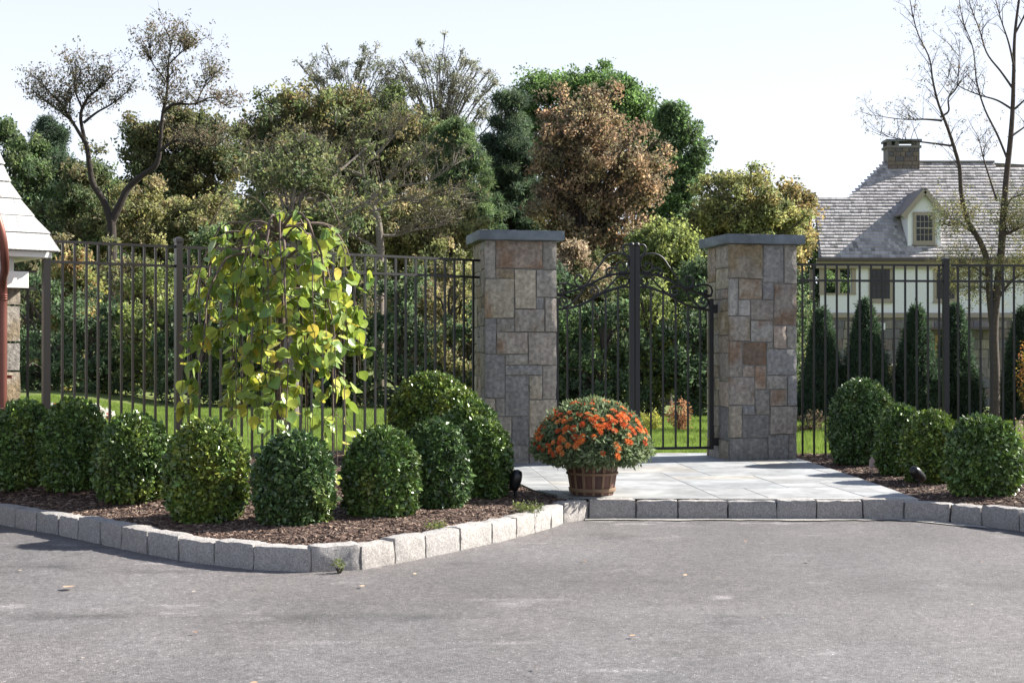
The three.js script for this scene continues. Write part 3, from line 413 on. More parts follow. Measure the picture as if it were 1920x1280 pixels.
// ---------- trees of the wood ----------
const PAL = {
  green: [[.05, .09, .025], [.07, .12, .03], [.1, .14, .04], [.04, .075, .03]], pine: [[.03, .06, .035], [.045, .08, .04], [.035, .065, .03]], olive: [[.08, .1, .03], [.1, .12, .035], [.14, .12, .05], [.06, .09, .03]],
  darkolive: [[.06, .085, .025], [.08, .1, .025], [.1, .11, .03], [.13, .11, .03]], yelolive: [[.14, .15, .04], [.18, .17, .045], [.1, .12, .035], [.2, .16, .07]], oak: [[.07, .1, .025], [.1, .125, .03], [.13, .13, .035], [.18, .14, .05], [.06, .09, .03]],
  yellow: [[.22, .19, .06], [.17, .17, .05], [.13, .14, .045], [.25, .19, .08]], cypress: [[.07, .12, .035], [.09, .14, .04], [.055, .1, .04]], hemlock: [[.035, .065, .035], [.05, .085, .04], [.065, .1, .04]],
  bright: [[.08, .15, .03], [.1, .18, .035], [.06, .12, .03]], bright2: [[.07, .13, .035], [.09, .155, .04], [.055, .1, .035]], rust: [[.2, .125, .065], [.25, .15, .075], [.17, .11, .06], [.24, .18, .08], [.13, .115, .05], [.17, .14, .08]], tan: [[.24, .18, .11], [.2, .15, .085], [.28, .21, .13]],
  willow: [[.16, .18, .045], [.2, .2, .05], [.13, .16, .05], [.24, .2, .06]], ochre: [[.2, .15, .05], [.16, .15, .05], [.24, .17, .05]], lime: [[.15, .19, .035], [.19, .22, .04], [.11, .15, .035]], limey: [[.2, .2, .035], [.25, .22, .04], [.14, .16, .035], [.26, .17, .05]],
  dark: [[.045, .08, .032], [.06, .105, .038], [.08, .125, .045]], sparse: [[.16, .135, .08], [.2, .17, .09], [.13, .14, .07], [.22, .15, .09]], pale: [[.13, .14, .09], [.16, .16, .1], [.11, .13, .08]], red: [[.2, .07, .04], [.26, .12, .04], [.12, .09, .04]]
};
for (const key in PAL) PAL[key] = PAL[key].map(c => { const l = (c[0] + c[1] + c[2]) / 3; return c.map(q => q * 0.8 + l * 0.2); });   // muted autumn tones
const treeLeaf = leafMat({ transmission: 0.52, clearcoat: 0.25, clearcoatRoughness: 0.4 }), barkMat = std({ map: barkTex, color: C(0.13, 0.11, 0.095) }), greyBark = std({ map: barkTex, color: C(0.42, 0.38, 0.34) }), darkBark = std({ map: barkTex, color: C(0.07, 0.055, 0.05) });
const sprays = [1, 2, 3, 4].map(s => clump(15, 0.25, 0.135, 0.08, 400 + s)), fineSprays = [1, 2].map(s => clump(22, 0.2, 0.17, 0.03, 420 + s)), smallSprays = [1, 2].map(s => clump(10, 0.13, 0.075, 0.045, 440 + s));
function crown(t, env, nb, rb, nl, pal, seed, { geos = sprays, scale = 1, thin = 0, bark = barkMat, top = 0.75, squash = 0.75, branchTo = null, twigs = 3 } = {}) {
  const r = rng(seed), P = PAL[pal], vol = env.map(e => e[3] * e[4]), tot = vol.reduce((a, b) => a + b), lists = geos.map(() => []), limbs = []; nb = Math.round(nb * 1.9); rb *= 0.66; nl = Math.round(nl * 0.5);
  for (let b = 0; b < nb; b++) {
    let u = r() * tot, i = 0; while (u > vol[i] && i < env.length - 1) u -= vol[i++];
    const [cx, cy, cz, rx, ry, rz] = env[i], a = r() * 6.283, c = r() * 2 - 1, s = Math.sqrt(1 - c * c), out = r() < 0.28, d = out ? 0.95 + 0.33 * r() : 0.3 + 0.75 * Math.pow(r(), 0.6), R = rb * (out ? 0.25 + 0.35 * r() : 0.42 + Math.pow(r(), 1.6) * 0.95);
    const ox = cx + (rx - R * 0.4) * d * s * Math.cos(a), oy = cy + (ry - R * 0.3) * d * c, oz = cz + (rz - R * 0.4) * d * s * Math.sin(a), hue = P[Math.floor(r() * P.length)];
    const n = Math.round(nl * (out ? 0.35 : 0.6 + 0.8 * r()) * (1 - thin));
    for (let k = 0; k < n; k++) { const a2 = r() * 6.283, c2 = r() * 2 - 1, s2 = Math.sqrt(1 - c2 * c2), d2 = Math.pow(r(), 0.55) * R * (0.55 + 1.1 * noise3(a2 * 1.3, c2 * 3, b, seed)), h = r() < 0.7 ? hue : P[Math.floor(r() * P.length)], v = 0.8 + 2.0 * Math.pow(r(), 1.6); lists[k % geos.length].push([ox + d2 * s2 * Math.cos(a2), oy + d2 * c2 * squash, oz + d2 * s2 * Math.sin(a2), scale * (0.7 + 0.6 * r()), h[0] * v, h[1] * v, h[2] * v]); }
    const yb = branchTo ?? Math.max(0.4, (oy - Math.hypot(ox, oz) * 0.7) * top), bend = [[0, Math.min(yb, oy), 0], [ox * 0.4 + (r() - 0.5) * 0.3, lerp(Math.min(yb, oy), oy, 0.55) + 0.15, oz * 0.4], [ox * 0.75, lerp(yb, oy, 0.85), oz * 0.75], [ox, oy, oz]];
    const w = 0.02 + 0.012 * Math.hypot(ox, oz); if (b % 2 === 0) limbs.push(tube(smoothPath(bend, 6), [0, 1, 2, 3, 4, 5, 6].map(k => w * (1 - k / 7) + 0.008), 5));
    for (let k = 0; k < twigs; k++) { const a2 = r() * 6.283, e = (r() - 0.3) * R; limbs.push(tube([[ox * 0.85, lerp(yb, oy, 0.9), oz * 0.85], [ox + Math.cos(a2) * R * 0.4, oy + e * 0.5, oz + Math.sin(a2) * R * 0.4], [ox + Math.cos(a2) * R * 0.95, oy + e, oz + Math.sin(a2) * R * 0.95]], [0.014, 0.009, 0.004], 4)); }
  }
  lists.forEach((l, i) => l.length && scatter('crown', geos[i], treeLeaf, l, t, r));
  part('limbs', mergeGeometries(limbs), bark, t, 'stuff');
}
function simpleTree(name, label, x, z, env, nb, rb, nl, pal, seed, o = {}) {
  const y = lawnY(x, z), t = thing(name, label, o.category || 'tree', [x, y - 0.05, z], 0, o.group), r = rng(seed + 5), topY = Math.max(...env.map(e => e[1])), w = o.trunk || 0.05 + topY * 0.018;
  part('trunk', tube(smoothPath([[0, 0, 0], [(r() - 0.5) * 0.2, topY * 0.3, (r() - 0.5) * 0.2], [(r() - 0.5) * 0.4, topY * 0.65, (r() - 0.5) * 0.3], [env[0][0] * 0.5, topY, 0]], 14), Array.from({ length: 15 }, (_, i) => w * (i === 0 ? 1.35 : 1 - i / 16)), 9), o.bark || barkMat, t);
  crown(t, env, nb, rb, nl, pal, seed, o); return t;
}
const WOOD = [
  ['mixed green tree at the far left edge of the wood', -21.28, -60.00, [[-0.11,8.88,0,2.04,2.26,1.73],[0.91,6.39,0,2.04,2.04,1.73]], 34, 0.95, 150, 'green'],
  ['tall dark narrow evergreen rising beside the forked bare tree', -20.96, -64.00, [[0.0,10.85,0,0.63,1.5,0.53],[0.19,8.68,0,1.09,1.93,0.92]], 26, 0.75, 150, 'pine'],
  ['olive leafed tree in the thicket behind the forked bare tree', -17.10, -57.00, [[-0.32,6.97,0,1.61,2.37,1.37],[-1.18,4.81,0,1.72,1.51,1.46]], 34, 0.90, 140, 'olive'],
  ['dense dark olive tree right of the forked bare tree', -14.74, -62.00, [[-0.23,10.55,0,1.87,1.64,1.59],[-1.4,10.66,0,1.17,1.29,0.99],[1.64,10.08,0,1.4,1.75,1.19],[0.0,8.67,0,2.34,1.4,1.67]], 46, 0.95, 170, 'darkolive'],
  ['yellowish thicket tree below the dense olive crown', -13.95, -56.00, [[-0.32,6.43,0,2.01,1.8,1.71],[1.48,6.01,0,1.69,1.69,1.44]], 34, 0.90, 130, 'yelolive'],
  ['broad rounded oak with dark olive crown, highest of its neighbours', -8.21, -68.00, [[-2.05,12.87,0,2.44,1.59,1.89],[1.03,12.61,0,2.82,1.8,2.14],[-0.51,10.69,0,4.36,2.57,3.05],[4.11,10.81,0,2.44,1.92,2.07],[-3.98,11.33,0,1.28,1.67,1.09],[0.26,8.12,0,4.62,2.05,2.44]], 120, 1.15, 150, 'oak'],
  ['tawny leafed tree standing under the broad olive oak', -4.15, -55.00, [[0.21,6.12,0,2.49,1.66,1.98],[1.45,5.29,0,1.45,1.45,1.23]], 40, 0.90, 140, 'yellow'],
  ['olive shrubby tree behind the weeping tree', -8.76, -54.00, [[0.61,5.62,0,2.24,1.73,1.91],[-1.22,5.41,0,1.63,1.63,1.39]], 44, 0.85, 130, 'yelolive'],
  ['soft green cone shaped cypress beside the rounded oak', -2.08, -60.00, [[-0.52,10.01,0,1.02,1.36,0.87],[-0.14,8.76,0,1.25,1.81,1.06],[0.27,6.73,0,1.36,1.58,1.15]], 46, 0.75, 170, 'cypress'],
  ['dark green hemlock between cypress and rust brown oak', -0.12, -63.00, [[-0.12,12.54,0,0.76,1.31,0.65],[0.0,10.05,0,1.47,2.14,1.25],[-0.24,7.43,0,2.02,1.9,1.72]], 60, 0.85, 170, 'hemlock'],
  ['bright green tree whose crown shows above the rust brown oak', 4.42, -78.00, [[-2.21,17.6,0,1.91,1.77,1.63],[0.29,17.89,0,2.06,1.62,1.75],[1.91,16.71,0,1.91,1.91,1.63],[2.8,14.51,0,1.62,2.8,1.38],[-3.24,15.39,0,1.47,1.77,1.25]], 70, 1.20, 150, 'bright'],
  ['rust brown leafed oak right of the stone pillar', 2.64, -56.00, [[0.21,11.5,0,1.69,1.58,1.44],[1.16,9.71,0,2.43,2.11,2.07],[2.22,8.86,0,1.48,1.48,1.26],[-0.11,7.81,0,1.9,1.9,1.62],[-0.74,9.71,0,1.06,2.01,0.9],[0.95,6.75,0,1.9,1.06,1.26]], 100, 0.90, 120, 'rust'],
  ['light tan leafed young tree against the stone pillar', 2.00, -46.00, [[0.17,4.48,0,0.73,1.08,0.62],[-0.17,3.43,0,0.52,0.69,0.44]], 20, 0.60, 120, 'tan'],
  ['upright green tree to the right of the rust brown oak', 8.56, -72.00, [[-0.35,15.83,0,0.71,1.41,0.6],[0.27,13.8,0,1.25,1.96,1.06],[-0.54,11.62,0,1.63,2.17,1.39],[-0.95,9.72,0,1.63,1.36,1.39]], 50, 1.00, 150, 'bright2'],
  ['yellow green willow like tree left of the slate roofed house', 9.41, -58.00, [[-0.11,8.87,0,1.97,1.58,1.67],[1.09,8.1,0,1.53,1.31,1.3],[-1.09,7.88,0,1.31,1.2,1.12]], 60, 0.85, 150, 'willow'],
  ['ochre tinged tree touching the slate roofed house', 13.25, -66.00, [[-0.05,10.17,0,0.9,1.44,0.76],[-0.3,8.43,0,1.12,1.49,0.95]], 24, 0.90, 130, 'ochre'],
  ['yellow green shrubby tree behind the iron gate', 4.68, -42.00, [[-0.16,4.58,0,1.08,0.87,0.92],[-0.63,3.39,0,0.87,0.95,0.74],[0.71,3.55,0,0.71,0.95,0.61]], 44, 0.65, 130, 'lime'],
  ['dark glossy holly behind the right gate pillar', 6.64, -40.00, [[-0.08,3.39,0,1.36,1.36,1.15],[-1.06,3.09,0,0.75,1.36,0.64],[0.75,2.48,0,0.91,1.36,0.77]], 44, 0.70, 150, 'dark'],
  ['yellow green bush at the end of the bronze fence', -10.31, -33.00, [[-0.02,1.98,0,0.62,1.18,0.53],[-0.09,0.86,0,0.65,0.87,0.55]], 34, 0.50, 130, 'limey'],
];
WOOD.forEach(([label, x, z, env, nb, rb, nl, pal], i) => { const fine = ['pine', 'cypress', 'hemlock'].includes(pal), small = z > -50; simpleTree(fine ? 'evergreen_tree' : nb <= 20 ? 'young_tree' : 'leafy_tree', label, x, z, env, Math.round(nb * 1.75), rb, Math.round(nl * (fine ? 0.75 : pal === 'rust' ? 0.18 : pal === 'oak' ? 0.32 : z > -50 ? 0.5 : 0.36)), pal, 500 + i * 7, { geos: fine ? fineSprays : small ? smallSprays : sprays, scale: fine ? 1.1 : small ? 1.25 : z < -65 ? 1.2 : 1, squash: fine ? 0.5 : 0.75, twigs: pal === 'rust' ? 5 : 4 }); });
// tall airy trees behind the oak
simpleTree('airy_tree', 'tall airy pale tree rising behind the left half of the broad oak', -9.4, -82, [[-1.2, 16.0, 0, 2.3, 2.7, 1.8], [1.2, 16.7, 0, 2.0, 2.7, 1.6]], 75, 0.85, 24, 'pale', 701, { geos: smallSprays, scale: 1.5, twigs: 6, bark: greyBark, group: 'airy trees behind the oak' });
simpleTree('airy_tree', 'tall airy pale tree between the broad oak and the hemlock', -4.2, -82, [[-0.8, 16.9, 0, 2.6, 2.7, 2], [1.8, 15.3, 0, 1.9, 3.2, 1.6]], 80, 0.85, 26, 'pale', 702, { geos: smallSprays, scale: 1.5, twigs: 6, bark: greyBark, group: 'airy trees behind the oak' });

// forked tree with thin crowns on the left
function limbTree(name, label, x, z, trunk, limbs, bark, seed, twigN, reach, flat = 0.5, droop = 0, fine = 1) {
  const t = thing(name, label, 'tree', [x, lawnY(x, z) - 0.05, z]), r = rng(seed), tips = [], twigs = [];
  const path = (pts, w0, w1, zs) => { const P = smoothPath(pts.map(([a, b], i) => [a, b, zs * i * flat]), pts.length * 4); return [P, P.map((_, i) => lerp(w0, w1, i / (P.length - 1)))]; };
  { const [P, w] = path(trunk.pts, trunk.w[0], trunk.w[1], 0); w[0] *= 1.3; part('trunk', tube(P, w, 10), bark, t); }
  for (const l of limbs) {
    const [P, w] = path(l.pts, l.w[0], l.w[1], l.z ?? (r() - 0.5) * 0.5); part('limb', tube(P, w, 8), bark, t);
    const n = Math.round(twigN * (l.n ?? 1)); for (let k = 0; k < n; k++) {
      const f = (l.from ?? 0.35) + (1 - (l.from ?? 0.35)) * r(), o = P[Math.min(P.length - 1, Math.floor(f * P.length))], d = P[P.length - 1].clone().sub(P[Math.max(0, P.length - 6)]).normalize(), a = r() * 6.283, L = reach * (0.35 + r() * 0.9);
      const dir = new THREE.Vector3(Math.cos(a), 0.25 + r() * 0.6 - droop, Math.sin(a)).addScaledVector(d, 0.7).normalize(), m = o.clone().addScaledVector(dir, L * 0.5), e = o.clone().addScaledVector(dir, L); m.y += 0.06 * L; e.x += (r() - 0.5) * L * 0.4; e.y += (r() - 0.4) * L * 0.4;
      twigs.push(tube([o, m, e], [(0.016 * reach + 0.004) * fine, (0.01 * reach + 0.003) * fine, 0.003 * fine], 4)); tips.push(m.clone().lerp(e, 0.4), e, o.clone().lerp(m, 0.8));
      for (let q = 0; q < 3; q++) { const s = m.clone().lerp(e, r()), v = new THREE.Vector3(r() - 0.5, r() - 0.25, r() - 0.5).normalize().multiplyScalar(L * 0.45), k2 = s.clone().add(v); twigs.push(tube([s, s.clone().addScaledVector(v, 0.5).add(new THREE.Vector3(0, 0.03, 0)), k2], [(0.006 * reach + 0.002) * fine, (0.005 * reach + 0.002) * fine, 0.002 * fine], 3)); tips.push(k2, s.clone().lerp(k2, 0.5)); }
    }
  }
  part('twigs', mergeGeometries(twigs), bark, t, 'stuff');
  return { t, tips, r };
}
function leavesOn({ t, tips, r }, pal, per, spread, scale, geos, keep = () => true) { const P = PAL[pal], items = []; for (const p of tips) for (let k = 0; k < per; k++) { if (k === per - 1 && r() < 0.5) continue; if (!keep(p)) continue; const c = P[Math.floor(r() * P.length)], v = 0.7 + r() * 0.6; items.push([p.x + (r() - 0.5) * spread, p.y + (r() - 0.5) * spread, p.z + (r() - 0.5) * spread, scale * (0.6 + r() * 0.7), c[0] * v, c[1] * v, c[2] * v]); } if (items.length) scatter('crown', geos, treeLeaf, items, t, r); }
leavesOn(limbTree('forked_tree', 'tall crooked tree forking into two thin leafed crowns', -13.68, -48, { pts: [[0, 0], [0.04, 2.15], [0.07, 4.5], [0.05, 5.8]], w: [0.2, 0.15] }, [
  { pts: [[0.05, 5.7], [-0.18, 6.4], [-0.56, 7.04], [-0.67, 7.76], [-0.76, 8.34], [-1, 8.76], [-1.21, 9.12], [-1.54, 9.66], [-1.99, 10.12]], w: [0.13, 0.02], from: 0.72, n: 1.7 }, { pts: [[-0.87, 8.55], [-1, 9.39], [-0.78, 9.93], [-0.36, 10.3], [0.18, 10.85]], w: [0.07, 0.015], from: 0.2, n: 1.7 }, { pts: [[-0.91, 9.1], [-0.45, 9.48], [0, 9.75], [0.54, 10.21]], w: [0.05, 0.012], from: 0.4, n: 0.8 }, { pts: [[-1.2, 9.1], [-1.7, 9.5], [-2.3, 9.9]], w: [0.04, 0.01], n: 1 }, { pts: [[-0.95, 9.6], [-1.2, 10.3], [-1.1, 10.9]], w: [0.04, 0.01], n: 1 },
  { pts: [[0.05, 5.7], [0.36, 6.4], [0.6, 6.89], [1.03, 7.31], [1.54, 7.71], [1.65, 8.4], [1.72, 9.39], [1.87, 10.3], [1.9, 11.2], [1.99, 11.93]], w: [0.14, 0.015], from: 0.68, n: 1.9 }, { pts: [[1.78, 9.45], [2.17, 9.72], [2.9, 9.72], [3.53, 9.93], [4.08, 9.57]], w: [0.06, 0.012], from: 0.2, n: 1.6 }, { pts: [[1.68, 8.15], [2.26, 8.49], [2.9, 8.4], [3.6, 8.3]], w: [0.06, 0.012], from: 0.2, n: 1.3 }, { pts: [[1.9, 11], [2.4, 11.5], [2.7, 11.7]], w: [0.03, 0.01], n: 1 }, { pts: [[1.85, 10.6], [1.4, 11.2], [1.3, 11.7]], w: [0.03, 0.01], n: 0.9 }, { pts: [[2.9, 9.7], [3.2, 10.3], [3.4, 10.6]], w: [0.03, 0.01], n: 1 }
], darkBark, 801, 20, 0.95, 0.5, 0, 0.8), 'sparse', 1, 0.4, 1.05, smallSprays[0]);
// twiggy brown tree in the middle of the thicket
leavesOn(limbTree('bare_tree', 'low spreading grey twigged tree, nearly bare, behind the weeping tree', -4.3, -46, { pts: [[0, 0], [0, 3], [0, 4.91], [-0.12, 5.78], [-0.38, 6.21]], w: [0.16, 0.09] }, [
  [[-0.12, 5.78], [-0.56, 6.04], [-1.08, 5.95], [-1.94, 6.04]], [[-0.21, 5.95], [-0.9, 6.12], [-1.6, 6.26], [-1.94, 6.56], [-2.64, 6.73], [-3.33, 6.82]], [[-0.38, 5.95], [-0.5, 6.82], [-0.56, 7.51], [-0.38, 8.03], [-0.03, 8.55]], [[-0.49, 6.99], [-1.25, 7.34], [-1.94, 7.86], [-2.64, 8.12]], [[-0.12, 5.86], [0.49, 6.21], [1.35, 6.12], [2.05, 5.43]], [[-0.38, 6.21], [0.14, 6.82], [0.83, 7.34], [1.53, 7.69]], [[0, 5.08], [0.49, 5.08], [1.18, 5.26], [1.87, 5.34]], [[-1.25, 6.04], [-1.6, 6.82], [-1.77, 7.17], [-1.42, 7.51]], [[0, 4.56], [-0.56, 4.91], [-1.25, 5.08], [-1.94, 4.82]], [[-0.21, 6.12], [0.49, 6.64], [1.53, 6.82], [2.4, 7.34]], [[-0.38, 7.51], [0.31, 8.21], [0.83, 8.9]], [[-1.6, 6.26], [-2.64, 6.3], [-3.68, 6.56], [-4.55, 7.17]], [[-2.64, 6.73], [-3.33, 7.34], [-4.03, 7.69]], [[1.18, 6.12], [1.87, 6.47], [2.74, 6.12]]
].map(pts => ({ pts, w: [0.065, 0.012], from: 0.25 })), greyBark, 802, 36, 0.95, 0.5, 0, 0.8), 'yelolive', 1, 0.3, 0.85, smallSprays[1], p => Math.abs(p.x * 37.7) % 1 < 0.4);
// thin tree at the right fence
{
  const R = limbTree('young_maple', 'slender two stemmed tree with few leaves behind the right fence', 8.2, -24, { pts: [[0, 0], [0.01, 0.94], [-0.01, 1.67], [0.03, 2.21], [0.12, 3.03], [0.16, 3.66], [0.21, 4.29], [0.28, 4.93], [0.32, 5.47], [0.34, 6.1], [0.36, 6.74], [0.45, 7.46], [0.59, 8.55]], w: [0.088, 0.012] }, [
    { pts: [[-0.03, 1.75], [-0.09, 2.35], [-0.12, 2.84], [-0.23, 3.16], [-0.39, 3.43], [-0.52, 3.7], [-0.59, 4.11], [-0.62, 4.47], [-0.7, 4.75], [-0.82, 5.11], [-0.91, 5.33], [-1, 5.56], [-1.09, 5.92], [-1.15, 6.29], [-1.36, 6.74], [-1.54, 7.55]], w: [0.056, 0.006], from: 0.45, n: 2.2 },
    ...[[[0.16, 3.66], [0.27, 3.93], [0.5, 4.02], [0.86, 4.29]], [[0.05, 3.9], [-0.14, 4.66], [-0.18, 5.02]], [[0.23, 4.61], [0.05, 5.02], [-0.18, 5.47], [-0.32, 5.92], [-0.39, 6.47], [-0.59, 7.01], [-0.68, 7.83]], [[0.3, 5.47], [0.05, 5.61], [-0.27, 5.7], [-0.59, 5.83], [-0.86, 6.01]], [[0.34, 5.79], [0.14, 6.1], [-0.09, 6.42], [-0.21, 6.83], [-0.36, 7.28], [-0.45, 7.83]], [[0.36, 6.1], [0.23, 6.56], [0.05, 7.01], [-0.14, 7.64]], [[-0.91, 5.33], [-0.77, 5.43], [-0.77, 5.65], [-0.63, 5.83], [-0.59, 6.2], [-0.57, 6.65]], [[-0.72, 4.84], [-1.13, 4.91], [-1.49, 4.97], [-1.86, 5.06]], [[-0.88, 5.27], [-1.13, 5.31], [-1.49, 5.33], [-2.04, 5.43]], [[0.36, 5.47], [0.54, 5.65], [0.77, 5.92]], [[0.36, 6.74], [0.54, 7.1], [0.77, 7.83]], [[0.32, 5.02], [0.59, 5.2], [0.95, 5.47]]].map(pts => ({ pts, w: [0.02, 0.004], n: 1.0 })),
    { pts: [[0.03, 2.21], [0.32, 2.57], [0.68, 2.75]], w: [0.03, 0.008], n: 2, from: 0.2 }, { pts: [[0.09, 3.3], [0.32, 3.39], [0.77, 3.66]], w: [0.03, 0.008], n: 2.2, from: 0.2 }, { pts: [[-0.1, 2.6], [-0.4, 2.8], [-0.7, 2.75]], w: [0.018, 0.005], n: 1.2, from: 0.1 }, { pts: [[-0.3, 3.3], [-0.6, 3.5], [-0.85, 3.45]], w: [0.018, 0.005], n: 1.2, from: 0.1 }, { pts: [[0, 2.3], [-0.2, 2.45], [-0.45, 2.3]], w: [0.014, 0.005], n: 1.2, from: 0.1 }
  ], std({ map: barkTex, color: C(0.15, 0.12, 0.105) }), 803, 14, 0.5, 0.5, 0, 0.5);
  leavesOn(R, 'willow', 3, 0.5, 0.36, smallSprays[0], p => p.y < 4.1 && p.x < 1.2); leavesOn(R, 'sparse', 1, 0.3, 0.3, smallSprays[1], p => p.y >= 3.8);
}
// dark understorey along the lawn edge
{
  const r = rng(901), rows = [[-10.2, 31, 1.3, 2.4, 'dark', 0], [-8.9, 30, 1.1, 2.0, 'dark', 0], [-7.7, 30.5, 1.2, 2.7, 'lime', 0], [-6.6, 29.5, 1.0, 2.2, 'dark', 0], [-5.6, 30, 1.05, 2.9, 'green', 0], [-4.5, 29, 1.05, 2.4, 'dark', 0], [-3.4, 29.5, 1.1, 3.2, 'olive', 0], [-2.3, 29, 1.0, 2.5, 'dark', 0], [-1.3, 29.5, 1.05, 2.9, 'yelolive', 0], [-0.2, 28.5, 1.0, 2.3, 'dark', 0], [0.8, 28.5, 0.95, 2.7, 'bright2', 0], [1.8, 28, 0.95, 2.2, 'dark', 0], [2.7, 28.5, 0.95, 2.7, 'lime', 0], [3.6, 28, 0.95, 2.3, 'dark', 0], [4.6, 28.5, 0.95, 2.7, 'dark', 0], [5.5, 29, 0.95, 2.4, 'green', 0]];
  for (const [x, Z, rx, h, pal] of rows) simpleTree('understorey_shrub', ({ dark: 'dark evergreen shrub in the row along the far lawn edge', olive: 'olive coloured shrub at the far lawn edge behind the weeping tree', yelolive: 'yellowing shrub at the far lawn edge behind the black fence panel', bright2: 'fresh green shrub at the lawn edge behind the left gate leaf', lime: x < 0 ? 'lime green shrub at the lawn edge behind the bronze fence' : 'lime green shrub at the lawn edge behind the right gate leaf' })[pal] || 'mid green leafy shrub in the row along the far lawn edge', x, -Z, [[0, h * 0.55, 0, rx, h * 0.5, rx * 0.8], [0, h * 0.22, 0, rx * 0.9, h * 0.24, rx * 0.7]], 24, 0.42, 62, pal, 910 + Math.round(x * 10), { geos: smallSprays, scale: 1.0, trunk: 0.05, category: 'shrub', group: pal === 'dark' ? 'dark shrubs at the lawn edge' : 'green shrubs at the lawn edge' });
  const mid = [[-15, 44, 2.0, 4.6, 'olive'], [-11, 43, 2.0, 4.4, 'yelolive'], [-8.6, 42, 1.8, 4.6, 'green'], [-6.5, 44, 1.8, 4.4, 'olive'], [-2.4, 44, 1.8, 4.2, 'yelolive'], [0.2, 43, 1.8, 4.4, 'hemlock'], [2.2, 46, 1.7, 4.6, 'olive'], [6.4, 45, 1.6, 4.0, 'green'], [8.3, 47, 1.6, 4.4, 'willow']];
  for (const [x, Z, rx, h, pal] of mid) simpleTree('thicket_tree', { olive: 'olive green thicket tree in the middle of the wood', yelolive: 'yellowing thicket tree in the middle of the wood', green: 'green thicket tree in the middle of the wood', hemlock: 'dark thicket tree seen over the left gate leaf', willow: 'yellow green thicket tree beside the house' }[pal], x, -Z, [[0, h * 0.62, 0, rx, h * 0.42, rx * 0.8], [0, h * 0.3, 0, rx * 0.9, h * 0.3, rx * 0.7]], 40, 0.65, 95, pal, 1010 + Math.round(x * 10), { geos: smallSprays, scale: 1.4, group: 'thicket trees' });
  const far = thing('distant_tree', 'tall rounded tree far behind the wood', 'tree', [-36, -1, -110], 0, 'distant trees behind the wood'); part('trunk', tube([[0, 0, 0], [0.1, 4, 0], [0, 8, 0]], [0.35, 0.25, 0.1], 7), barkMat, far); crown(far, [[0, 6.5, 0, 4, 4.2, 3], [0, 2.6, 0, 3.6, 2.6, 2.6]], 60, 1.5, 70, 'green', 1111, { scale: 1.9, twigs: 1 });
  for (let i = 1; i < 13; i++) { const c = far.clone(); c.name = numbered('distant_tree'); c.position.set(-36 + i * 5.1, -1.2, -108 - (i * 37 % 17)); c.rotation.y = i * 1.7; const k = 1.05 + (i * 29 % 10) / 28; c.scale.set(k, k * (i < 9 ? 1.1 : 0.85), k); scene.add(c); }
}
simpleTree('slim_tree', 'slim grey trunked tree at the lawn edge behind the weeping tree', -3.78, -24.4, [[0.2, 4.2, -0.5, 1.2, 1.2, 0.9], [-0.2, 3.2, -0.3, 0.9, 0.7, 0.7]], 26, 0.6, 60, 'olive', 1150, { geos: smallSprays, bark: greyBark, trunk: 0.095 });
simpleTree('leafy_tree', 'green tree glimpsed through the open porch of the house', 22.6, -104, [[0, 8, 0, 3, 3.5, 2], [0, 4, 0, 3, 3, 2]], 40, 1.1, 90, 'bright2', 1160, {});
// young arborvitae in a row at the right
[[5.75, 26.2, 0.5, 1.98], [6.5, 26, 0.52, 2.15], [7.45, 26, 0.5, 2.05], [8.35, 26.6, 0.52, 2.1], [9.5, 26.2, 0.55, 2.0]].forEach(([x, Z, w, h], i) => {
  const r = rng(1200 + i), t = thing('arborvitae', ['young arborvitae closest to the gate pillar, in the row behind the right fence', 'young arborvitae standing left of the white vent on the house wall', 'young arborvitae between the wooden post and the fence post', 'dark young arborvitae just left of the slender tree', 'dark young arborvitae right of the slender tree trunk'][i], 'arborvitae', [x, lawnY(x, -Z) - 0.03, -Z], 0, 'young arborvitae row'), L = [[], []], P = PAL.pine.concat(PAL.hemlock);
  part('trunk', tube([[0, 0, 0], [0.01, h * 0.5, 0], [0, h * 0.95, 0]], [0.04, 0.025, 0.006], 7), barkMat, t);
  for (let k = 0; k < 1900; k++) { const v = Math.pow(r(), 1.3), a = r() * 6.283, rad = w * Math.pow(1 - v, 0.75) * (0.55 + 0.45 * Math.sqrt(r())) * (0.62 + 0.78 * noise3(Math.cos(a) * 3, v * 9, Math.sin(a) * 3, i)), c = P[Math.floor(r() * P.length)], q = 0.7 + 0.6 * r(); L[k % 2].push([rad * Math.cos(a), 0.06 + v * h, rad * Math.sin(a), 0.42 + r() * 0.2, c[0] * q, c[1] * q * 1.15, c[2] * q]); }
  L.forEach((l, k) => scatter('foliage', fineSprays[k], treeLeaf, l, t, r));
});
